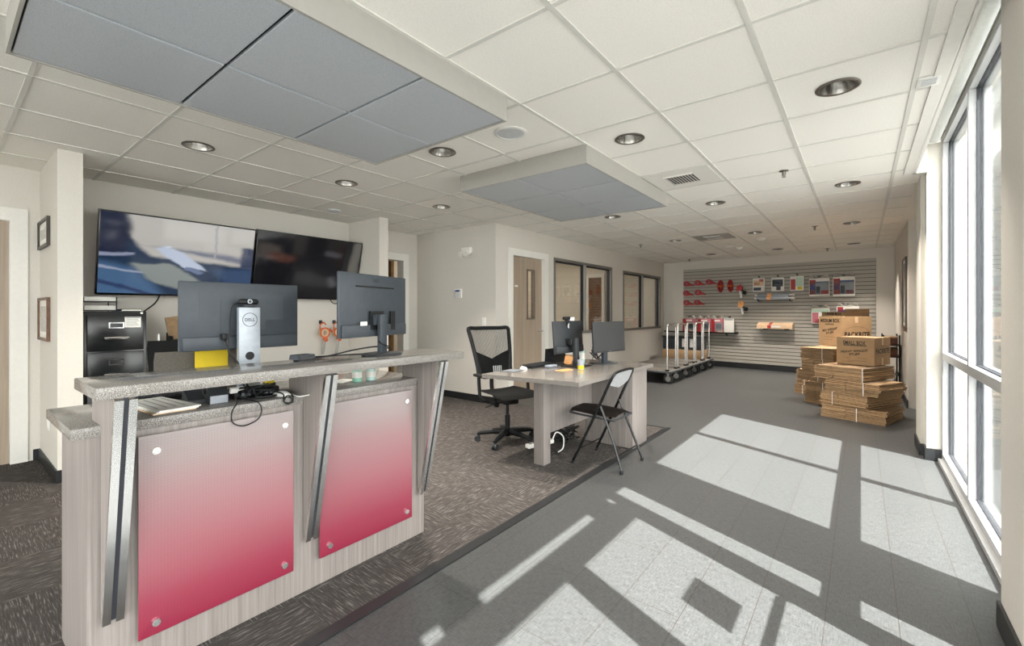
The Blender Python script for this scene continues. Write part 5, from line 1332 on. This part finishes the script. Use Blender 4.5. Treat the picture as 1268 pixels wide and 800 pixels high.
for sx in (-1, 1):
    for sy in (-1, 1):
        k = MB(); c_ = (sx * (hl - 0.075), sy * (hw - 0.06), 0.0845)
        k.cyl((c_[0], c_[1] - 0.018, c_[2]), (c_[0], c_[1] + 0.018, c_[2]), 0.084, n=28); wh = k.build('caster_wheel', 'rubber', cart)
        k = MB(); k.cyl((c_[0], c_[1] - 0.021, c_[2]), (c_[0], c_[1] + 0.021, c_[2]), 0.050, n=24); k.build('wheel_hub', 'steel', wh)
        k = MB(); [k.box(c_[0] - 0.018, c_[0] + 0.018, c_[1] + sg * 0.024 - 0.002, c_[1] + sg * 0.024 + 0.002, 0.07, 0.178) for sg in (-1, 1)]; k.box(c_[0] - 0.04, c_[0] + 0.04, c_[1] - 0.035, c_[1] + 0.035, 0.176, 0.184); k.build('caster_fork', 'steel', wh, smooth=False)
for i, nm in enumerate(('second from the camera', 'third and middle one', 'fourth, second from the slatwall', 'closest to the slatwall')):
    dup(cart, (-3.19, 8.33 + 0.585 * (i + 1), 0), 0, 'platform hand cart in the row along the left wall, ' + nm)
q = thing('carton', 'long brown carton lying on the last cart by the slatwall', 'carton', (-3.23, 10.67, 0.2225), 0)
k = MB(); k.box(-0.45, 0.45, -0.19, 0.19, 0, 0.20, 0, 0.003); k.build('box', 'card', q)
k = MB(); k.box(-0.45, 0.45, -0.025, 0.025, 0.2, 0.2008); k.build('tape_strip', 'tan', q, smooth=False)
q = thing('grey_tote', 'slate grey crate with two pale labels on top of the long brown carton', 'crate', (-3.23, 10.67, 0.424), 0)
k = MB(); k.box(-0.44, 0.44, -0.17, 0.17, 0, 0.30, 0, 0.01); k.build('crate_body', 'slate', q)
k = MB(); k.box(-0.455, 0.455, -0.185, 0.185, 0.27, 0.31, 0, 0.006); k.build('lid', 'charcoal', q)
for u in (0.05, 0.22):
    k = MB(); k.box(u - 0.05, u + 0.05, -0.173, -0.170, 0.06, 0.25); k.build('label_card', 'paper', q, smooth=False)

# ------------------------------------------------------------------ goods hanging on the slatwall
def hang(name, label, cat, u, z, group=None, off=0.022):
    return thing(name, label, cat, fw(u, z, off), FANG, group)
def hook(q, z=0.0, d=0.09, x=0.0):
    k = MB(); k.tube([(x, 0.0, z + 0.012), (x, -d, z + 0.012), (x, -d - 0.012, z + 0.03)], 0.004, 6); k.box(x - 0.012, x + 0.012, -0.006, 0.001, z - 0.012, z + 0.03); k.build('hook', 'black', q)
tapes = ((0.575, 1.975, 'top left'), (0.845, 1.985, 'top middle'), (1.115, 1.995, 'top right'), (0.565, 1.745, 'middle row left'), (0.855, 1.755, 'middle row right'), (0.575, 1.51, 'bottom row left'), (0.835, 1.515, 'bottom row right'))
tp0 = None
for u, z, nm in tapes:
    lb = 'red tape dispenser hanging on the slatwall, ' + nm + ' of the seven'
    if tp0 is None:
        q = hang('tape_dispenser', lb, 'tape dispenser', u, z, 'red tape dispensers on the slatwall')
        k = MB(); k.lathe([(0.034, -0.10), (0.066, -0.10), (0.066, -0.045), (0.034, -0.045), (0.034, -0.10)], (0, 0, 0), 28, 0, 'Y', cap=False); k.build('tape_roll', 'red', q)
        k = MB(); k.lathe([(0.026, -0.104), (0.040, -0.104), (0.040, -0.041), (0.026, -0.041), (0.026, -0.104)], (0, 0, 0), 24, 0, 'Y', cap=False); k.build('core', 'pink', q)
        k = MB(); k.prism([(0.02, -0.10, -0.062), (0.06, -0.10, 0.03), (0.12, -0.10, -0.01), (0.185, -0.10, -0.045), (0.17, -0.10, -0.06), (0.10, -0.10, -0.055)], (0, 0.05, 0)); k.build('cutter_arm', 'red_print', q, smooth=False)
        hook(q, -0.005, 0.12)
        tp0 = q
    else: dup(tp0, fw(u, z, 0.022), FANG, lb)
def rope(label, u, z):
    q = hang('rope_hank', label, 'rope', u, z, 'orange-red rope hanks')
    k = MB(); rr = random.Random(int(u * 100))
    for i in range(5):
        a = 0.018 + i * 0.009; y = -0.02 - (i % 3) * 0.02
        k.tube(smooth([(a * math.sin(t) + rr.uniform(-.004, .004), y + rr.uniform(-.008, .008), (0.10 + i * 0.008) * math.cos(t) + rr.uniform(-.006, .006)) for t in [j * PI / 6 for j in range(12)]], 3, True), 0.013, 7, closed=True)
    k.build('rope_loops', 'red', q)
    k = MB(); k.lathe([(0.070, -0.02), (0.074, 0), (0.070, 0.02)], (0, -0.045, 0), 16, cap=False); k.build('paper_wrap', 'orange_plastic', q)
    hook(q, 0.115, 0.07)
rope('left hank of orange-red rope hanging on the slatwall', 1.365, 1.885)
rope('right hank of orange-red rope hanging on the slatwall', 1.585, 1.885)
def gun2(label, u, z, col):
    q = hang('tape_gun', label, 'tape dispenser', u, z, 'tape guns on the slatwall')
    k = MB(); k.lathe([(0.028, -0.09), (0.06, -0.09), (0.06, -0.04), (0.028, -0.04), (0.028, -0.09)], (0, 0, 0.07), 24, 0, 'Y', cap=False); k.build('tape_roll', col, q)
    k = MB(); k.tube([(-0.005, -0.065, 0.01), (0.02, -0.065, -0.07), (0.03, -0.065, -0.155)], [0.02, 0.026, 0.024], 10); k.build('handle', 'white', q)
    k = MB(); k.obox((0.095, -0.065, -0.04), (0.07, 0.055, 0.08), (0, R(12), 0), 0, 0.008); k.tube([(0.03, -0.065, 0.02), (0.08, -0.065, -0.02)], 0.014, 6); k.build('cutter', 'black', q)
    k = MB(); k.prism([(-0.07, -0.095, 0.0), (-0.06, -0.095, 0.12), (0.03, -0.095, 0.15), (0.06, -0.095, 0.04), (0.02, -0.095, 0.0)], (0, 0.004, 0)); k.build('header_card', col, q, smooth=False)
    hook(q, 0.075, 0.11)
gun2('upper white-handled tape gun in the middle of the slatwall', 1.80, 1.76, 'red_print')
gun2('lower white-handled tape gun with an orange header on the slatwall', 1.83, 1.39, 'orange')
def pack(name, label, cat, u0, u1, z0, z1, prints, body='paper', group=None, tab=True, off=0.045, th=0.03):
    w = u1 - u0; h = z1 - z0
    q = hang(name, label, cat, (u0 + u1) / 2, z0, group, off)
    k = MB(); k.box(-w / 2, w / 2, -th, 0, 0, h, 0, 0.006); k.build('pack_body', body, q)
    mats = []; k = MB()
    for (a, b_, c_, d, m_) in prints:
        if m_ not in mats: mats.append(m_)
        k.box(-w / 2 + a * w, -w / 2 + b_ * w, -th - 0.0014, -th, c_ * h, d * h, mats.index(m_))
    k.build('printed_card', mats, q, smooth=False)
    if tab:
        k = MB()
        def crinkle(u, v): return (-w * 0.46 + w * 0.92 * u, -th * 0.5 + 0.012 * math.sin(u * 17 + v * 5), h * 0.97 + 0.085 * v * (0.75 + 0.25 * math.sin(u * 9)))
        k.quadgrid(crinkle, 16, 4); bmesh.ops.solidify(k.bm, geom=k.bm.faces[:], thickness=0.002); k.build('bag_top', 'bag', q)
    k = MB(); k.tube([(0, -0.002, h + 0.035), (0, -th - 0.03, h + 0.035), (0, -th - 0.035, h + 0.05)], 0.004, 6); k.box(-0.012, 0.012, -0.003, off - 0.022, h + 0.02, h + 0.05); k.build('hook', 'black', q)
    return q
pack('cover_pack', 'white pack with a red picture, leftmost of the three small packs', 'packaged cover', 2.06, 2.30, 1.73, 2.03, ((0.08, 0.92, 0.45, 0.85, 'tan'), (0.12, 0.6, 0.5, 0.7, 'red_print'), (0.55, 0.9, 0.72, 0.92, 'red_print'), (0.08, 0.7, 0.1, 0.32, 'navy_print')), group='small packs on the slatwall', tab=False)
pack('cover_pack', 'white pack with a dark picture, middle of the three small packs', 'packaged cover', 2.43, 2.67, 1.73, 2.03, ((0.08, 0.92, 0.35, 0.85, 'navy_print'), (0.3, 0.8, 0.5, 0.7, 'grey_print'), (0.4, 0.75, 0.08, 0.35, 'navy_print')), group='small packs on the slatwall', tab=False)
pack('cover_pack', 'pale green and red pack, rightmost of the three small packs', 'packaged cover', 2.785, 3.03, 1.73, 2.04, ((0.05, 0.4, 0.08, 0.8, 'red_print'), (0.42, 0.95, 0.3, 0.92, 'green_print'), (0.55, 0.9, 0.08, 0.28, 'yellow')), group='small packs on the slatwall', tab=False)
bigp = ((0.03, 0.97, 0.10, 0.82, 'grey_print'), (0.03, 0.33, 0.10, 0.92, 'red_print'), (0.33, 0.97, 0.72, 0.82, 'blue_print'), (0.60, 0.95, 0.12, 0.32, 'red_print'), (0.04, 0.32, 0.34, 0.64, 'blue_print'), (0.36, 0.55, 0.15, 0.55, 'navy_print'))
pack('mattress_bag', 'large red and blue bagged cover, left of the upper pair', 'packaged cover', 3.125, 3.475, 1.61, 1.975, bigp, group='large bagged covers')
pack('mattress_bag', 'large red and blue bagged cover, right of the upper pair', 'packaged cover', 3.53, 3.885, 1.60, 1.985, bigp, group='large bagged covers')
pack('mattress_bag', 'pale green and red bagged cover, lower left behind the open box', 'packaged cover', 3.165, 3.475, 1.05, 1.36, ((0.03, 0.97, 0.75, 0.95, 'green_print'), (0.05, 0.4, 0.05, 0.72, 'pink'), (0.2, 0.75, 0.04, 0.3, 'red_print')), group='large bagged covers')
pack('mattress_bag', 'bagged cover with a blue header, lower right above the open box', 'packaged cover', 3.59, 3.95, 1.10, 1.40, ((0.05, 0.95, 0.60, 0.78, 'blue_print'), (0.05, 0.3, 0.55, 0.95, 'red_print'), (0.1, 0.9, 0.1, 0.5, 'grey_print')), group='large bagged covers')
pk = ((0.02, 0.30, 0.04, 0.96, 'red'), (0.32, 0.92, 0.10, 0.72, 'grey_print'), (0.40, 0.85, 0.28, 0.62, 'navy_print'), (0.25, 0.75, 0.80, 0.92, 'paper'), (0.55, 0.95, 0.05, 0.22, 'tan'))
ds = hang('display_shelf', 'narrow black display shelf low on the left of the slatwall', 'shelf', 0.90, 0.785, None, 0.021)
k = MB(); k.box(-0.86, 0.83, -0.15, 0.0, 0.0, 0.012); k.box(-0.86, 0.83, -0.155, -0.15, 0.0, 0.03); k.build('shelf_board', 'black', ds, smooth=False)
for x in (-0.6, 0.0, 0.6):
    k = MB(); k.prism([(x, 0, 0.0), (x, -0.13, 0.0), (x, 0, -0.07)], (0.01, 0, 0)); k.build('bracket', 'black', ds, smooth=False)
k = MB(); k.obox((0.845, -0.10, 0.02), (0.03, 0.10, 0.05)); k.build('end_stop', 'black', ds, smooth=False)
for i, (ua, ub) in enumerate(((0.50, 0.81), (0.865, 1.165), (1.185, 1.45))):
    q = pack('lock_pack', ('left', 'middle', 'right')[i] + ' red and pink packaged kit standing on the black display shelf', 'packaged kit', ua, ub, 0.799, 1.125, pk, 'pink', 'red and pink kits', True, 0.10, 0.04)
q = pack('white_pack', 'plain white pack standing at the right end of the black display shelf', 'packaged cover', 1.465, 1.685, 0.799, 1.13, ((0.1, 0.9, 0.9, 0.96, 'grey_print'),), 'paper', None, False, 0.10, 0.04)
q = hang('wrap_rolls', 'bracket of long clear wrap rolls below the small packs', 'wrap rolls', 2.48, 1.515, None, 0.021)
for x in (-0.27, 0.33):
    k = MB(); k.box(x - 0.012, x + 0.012, -0.20, 0.0, 0.0, 0.02); k.tube([(x, -0.19, 0.01), (x, -0.20, 0.05)], 0.01, 6); k.build('bracket', 'black', q, smooth=False)
k = MB(); k.tube([(-0.29, -0.195, 0.01), (0.36, -0.195, 0.01)], 0.006, 6); k.build('front_rail', 'black', q)
for i, (yy, zz) in enumerate(((-0.06, 0.065), (-0.145, 0.065), (-0.10, 0.135))):
    k = MB(); k.cyl((-0.31, yy, zz), (0.30, yy, zz), 0.042, n=20); rl = k.build('wrap_roll', 'silver', q)
    k = MB(); k.cyl((-0.36, yy, zz), (0.40, yy, zz), 0.02, n=16); k.build('core_tube', 'paper', rl)
    k = MB(); k.cyl((-0.11, yy, zz), (-0.03, yy, zz), 0.0432, n=20); k.build('label_band', 'orange', rl)
q = hang('carton', 'long tan carton on a bracket low in the middle of the slatwall', 'carton', 2.51, 0.905, None, 0.021)
k = MB(); k.prism([(-0.34, -0.02, 0.02), (-0.34, -0.17, 0.02), (-0.34, -0.17, 0.10), (-0.34, -0.02, 0.155)], (0.68, 0, 0)); k.build('box', 'tan', q, smooth=False)
k = MB(); k.prism([(-0.13, -0.1715, 0.025), (-0.13, -0.173, 0.098), (-0.06, -0.173, 0.098), (-0.06, -0.1715, 0.025)], (0, 0.002, 0)); k.prism([(-0.11, -0.168, 0.103), (-0.11, -0.03, 0.153), (-0.05, -0.03, 0.153), (-0.05, -0.168, 0.103)], (0, 0, 0.001)); k.build('red_label', 'red_print', q, smooth=False)
k = MB(); k.box(-0.05, 0.12, -0.1735, -0.17, 0.05, 0.085); k.build('printed_panel', 'paper', q, smooth=False)
for x in (-0.18, 0.22):
    k = MB(); k.box(x - 0.03, x + 0.03, -0.16, 0.0, 0.0, 0.02); k.build('bracket', 'black', q, smooth=False)

# ------------------------------------------------------------------ flat-packed boxes and the made-up boxes on them
def bundle(label, F, ang, w, d, z0, z1, seed, n=13, strap=0.55, taper=0.0):
    """F: near corner (x,y); runs w towards the left side and d to the back; ang = turn of the left face"""
    rr = random.Random(seed); a = R(ang)
    q = thing('flat_box_bundle', label, 'cardboard bundle', (F[0], F[1], z0), -a, 'flat-packed cardboard bundles')
    n = max(6, int(n * 0.75)); t = (z1 - z0) / n; k = MB()
    for i in range(n):
        dx = rr.uniform(-0.014, 0.010); dy = rr.uniform(-0.006, 0.006); e = taper * abs(i / n - 0.5); dd = rr.uniform(0, 0.03)
        za = i * t; m_ = rr.choice((0, 0, 1))
        # each folded box: leaves with a crease where the flaps meet, drooping a little towards the ends
        xs = (-w, -w * 0.62, -w * 0.03 - e)
        for (xa, xb) in zip(xs, xs[1:]):
            k.box(xa + dx + 0.003, xb + dx - 0.003, dy + e, d * 0.5 - 0.002, za + 0.0007, za + t - rr.uniform(0.0035, 0.006), m_)
            k.box(xa + dx + 0.003, xb + dx - 0.003, d * 0.5 + 0.002, d + dy - dd, za + 0.0007, za + t - rr.uniform(0.0035, 0.006), m_)
    k.build('cardboard_sheets', ['card_stack', 'card'], q, smooth=False)
    s_ = MB(); sx = -w * strap; b = 0.013
    s_.box(sx - 0.004, sx + 0.004, -b, -b + 0.0025, -0.0, z1 - z0); s_.box(sx - 0.004, sx + 0.004, -b, d + b, z1 - z0 - 0.0006, z1 - z0 + 0.0006); s_.box(sx - 0.004, sx + 0.004, d + b - 0.0025, d + b, 0.0, z1 - z0)
    s_.build('strap', 'white', q, smooth=False)
    return q
bundle('flat cardboard bundle at the bottom of the front stack, on the floor', (0.25, 6.575), 17, 0.67, 0.64, 0.0, 0.155, 1, 12, 0.45)
bundle('flat cardboard bundle second from the floor in the front stack', (0.07, 6.60), 26, 0.53, 0.80, 0.156, 0.315, 2, 12, 0.72)
bundle('flat cardboard bundle third from the floor in the front stack', (0.19, 6.51), 28, 0.62, 0.56, 0.316, 0.470, 3, 11, 0.30, 0.06)
bundle('flat cardboard bundle topping the front stack, under the small box', (0.04, 6.62), 26, 0.57, 0.70, 0.471, 0.630, 4, 12, 0.04)
sb = [('bottom', 0.0, 0.0, 0.40), ('second lowest', -0.02, -0.02, 0.37), ('middle', -0.05, 0.03, 0.46), ('second highest', 0.0, 0.0, 0.44), ('top', 0.0, 0.0, 0.46)]
for i, (nm, ox, oy, w_) in enumerate(sb):
    bundle('flat cardboard bundle, ' + nm + ' of the stack just behind the front one', (-0.255 + ox - 0.02, 7.50 + oy), 25, w_, 0.62, i * 0.158, i * 0.158 + 0.157, 10 + i, 12, 0.35)
for i in range(5):
    bundle('flat cardboard bundle, ' + ('bottom', 'second lowest', 'middle', 'second highest', 'top')[i] + ' of the stack under the medium box', (0.03, 8.10), 25 + (i % 2) * 3, 0.60, 0.60, i * 0.156, i * 0.156 + 0.155, 20 + i, 12, 0.5)
bundle('flat cardboard bundle on the floor at the far left of the stacks', (-0.60, 8.36), 30, 0.28, 0.40, 0.0, 0.13, 31, 10, 0.5)
bundle('smaller flat cardboard bundle lying on the far left floor bundle', (-0.615, 8.38), 33, 0.25, 0.36, 0.131, 0.25, 32, 9, 0.4)
for i in range(4):
    bundle('flat cardboard bundle, ' + ('bottom', 'second', 'third', 'top')[i] + ' of the rear stack under the large box', (-0.12, 9.0), 30, 0.60, 0.60, i * 0.158, i * 0.158 + 0.157, 40 + i, 12, 0.5)

def made_box(label, M_, ang, w, d, h, z0, texts, side_texts, open_top=False):
    """near vertical edge at M_; left face w wide runs to the left, right face d deep"""
    q = thing('cardboard_box', label, 'cardboard box', (M_[0], M_[1], z0), -R(ang), 'made-up cardboard boxes')
    k = MB()
    if not open_top: k.box(-w, 0, 0, d, 0, h, 0, 0.003)
    else:
        t = 0.006; k.box(-w, 0, 0, d, 0, t); k.box(-w, 0, 0, t, t, h); k.box(-w, 0, d - t, d, t, h); k.box(-w, -w + t, t, d - t, t, h); k.box(-t, 0, t, d - t, t, h)
    k.build('box_shell', 'card', q, smooth=False)
    k = MB(); zt = h - 0.06 if not open_top else h * 0.6
    if not open_top:
        k.box(-w - 0.0, 0.0008, d / 2 - 0.025, d / 2 + 0.025, h, h + 0.0008); k.box(0, 0.0008, d / 2 - 0.025, d / 2 + 0.025, h - 0.09, h); k.box(0, 0.0008, d / 2 - 0.025, d / 2 + 0.025, 0.0, 0.09)
        k.build('tape_strip', 'tan', q, smooth=False)
    for body, ux, uz, tw, th, mt, bold, rot in texts:
        m_ = frame((-w + ux * w, -0.0012, uz * h), (math.cos(R(rot)), 0, math.sin(R(rot))), (-math.sin(R(rot)), 0, math.cos(R(rot))))
        lettering('printed_text', body, m_, tw * w, mt, q, bold, height=th * h)
    for body, uy, uz, tw, th, mt, bold, rot in side_texts:
        m_ = frame((0.0012, uy * d, uz * h), (0, math.cos(R(rot)), math.sin(R(rot))), (0, -math.sin(R(rot)), math.cos(R(rot))))
        lettering('printed_text', body, m_, tw * d, mt, q, bold, height=th * h)
    return q
def print_arc(q, face, cx, cz, rx, rz, a0, a1, th, mt='ink_soft'):
    k = MB(); n = 24
    P_ = []
    for i in range(n + 1):
        a = R(a0 + (a1 - a0) * i / n); P_.append((cx + rx * math.cos(a), cz + rz * math.sin(a)))
    for (ax, az), (bx, bz) in zip(P_, P_[1:]):
        if face == 'x': vs = [(0.0012, ax, az), (0.0012, bx, bz), (0.0012, bx, bz + th), (0.0012, ax, az + th)]
        else: vs = [(ax, -0.0012, az), (bx, -0.0012, bz), (bx, -0.0012, bz + th), (ax, -0.0012, az + th)]
        k.bm.faces.new([k.bm.verts.new(v_) for v_ in vs])
    k.build('printed_line', mt, q, smooth=False)
def print_lines(q, x0, x1, zs, th, mt='ink_soft'):
    k = MB()
    for z, a, b_ in zs: k.box(x0 + (x1 - x0) * a, x0 + (x1 - x0) * b_, -0.0014, -0.0004, z, z + th)
    k.build('printed_line', mt, q, smooth=False)
sbx = made_box('small taped cardboard box on top of the front stack', (0.13, 6.99), 21, 0.405, 0.46, 0.342, 0.631,
    (('SMALL BOX', 0.48, 0.80, 0.60, 0.15, 'ink', 0.02, 0), ('HEAVY WEIGHT', 0.48, 0.50, 0.72, 0.085, 'ink', 0.03, 6), ('STUFF', 0.49, 0.385, 0.28, 0.085, 'ink', 0.03, 5)),
    (('PACKRITE', 0.50, 0.52, 0.84, 0.19, 'ink', 0.03, 0),))
print_lines(sbx, -0.405, 0, ((0.235, 0.20, 0.80),), 0.014, 'ink_soft')
print_lines(sbx, -0.405, 0, ((0.085, 0.18, 0.38), (0.085, 0.58, 0.82), (0.05, 0.30, 0.80), (0.035, 0.15, 0.50)), 0.004)
print_arc(sbx, 'x', 0.23, 0.18, 0.19, 0.06, 20, 160, 0.004); print_arc(sbx, 'x', 0.23, 0.165, 0.19, 0.05, 200, 340, 0.004)
mbx = made_box('medium cardboard box with bold lettering standing behind the small box', (-0.225, 8.18), 48, 0.44, 0.47, 0.44, 0.781,
    (('MEDIUM BOX', 0.50, 0.86, 0.84, 0.125, 'ink', 0.025, 0), ('MID WEIGHT', 0.50, 0.55, 0.66, 0.085, 'ink', 0.03, 9), ('STUFF', 0.50, 0.44, 0.34, 0.075, 'ink', 0.03, 9)),
    (('PACKRITE', 0.52, 0.40, 0.84, 0.17, 'ink', 0.035, 0),))
print_lines(mbx, -0.44, 0, ((0.315, 0.30, 0.68),), 0.016, 'ink_soft')
print_lines(mbx, -0.44, 0, ((0.13, 0.25, 0.75), (0.09, 0.2, 0.6)), 0.004)
print_arc(mbx, 'x', 0.24, 0.20, 0.20, 0.09, 20, 160, 0.004)
lbx = made_box('large cardboard box at the rear, only its open top rim visible', (-0.20, 9.02), 42, 0.44, 0.46, 0.655, 0.633,
    (('LARGE BOX', 0.50, 0.955, 0.7, 0.07, 'ink', 0.025, 0),), (), True)
k = MB(); k.obox((-0.22, 0.462, 0.68), (0.44, 0.005, 0.06), (R(-8), 0, 0)); k.build('box_flap', 'card', lbx, smooth=False)

q = thing('wire_rack', 'dark rack with reddish brown boxes behind the cardboard stacks, by the right wall', 'rack', (0.40, 9.45, 0))
for x in (0.28, 0.47):
    for y in (9.15, 9.75):
        k = MB(); k.box(x - 0.01, x + 0.01, y - 0.01, y + 0.01, 0, 0.93); k.build('post', 'black', q, world=True, smooth=False)
for z in (0.30, 0.58, 0.76):
    k = MB(); k.box(0.27, 0.48, 9.14, 9.76, z, z + 0.012); k.build('shelf_board', 'black', q, world=True, smooth=False)
for z, lb in ((0.773, 'reddish brown box on the upper shelf of the dark rack'), (0.593, 'reddish brown box on the lower shelf of the dark rack')):
    o = thing('shelf_box', lb, 'box', (0.375, 9.42, z), 0, 'reddish boxes on the rack')
    k = MB(); k.box(-0.08, 0.08, -0.22, 0.24, 0, 0.12, 0, 0.002); k.build('box', 'dark_red_box', o)
    k = MB(); k.box(-0.083, 0.083, -0.223, 0.243, 0.10, 0.125, 0, 0.002); k.build('lid', 'wood_shelf', o)
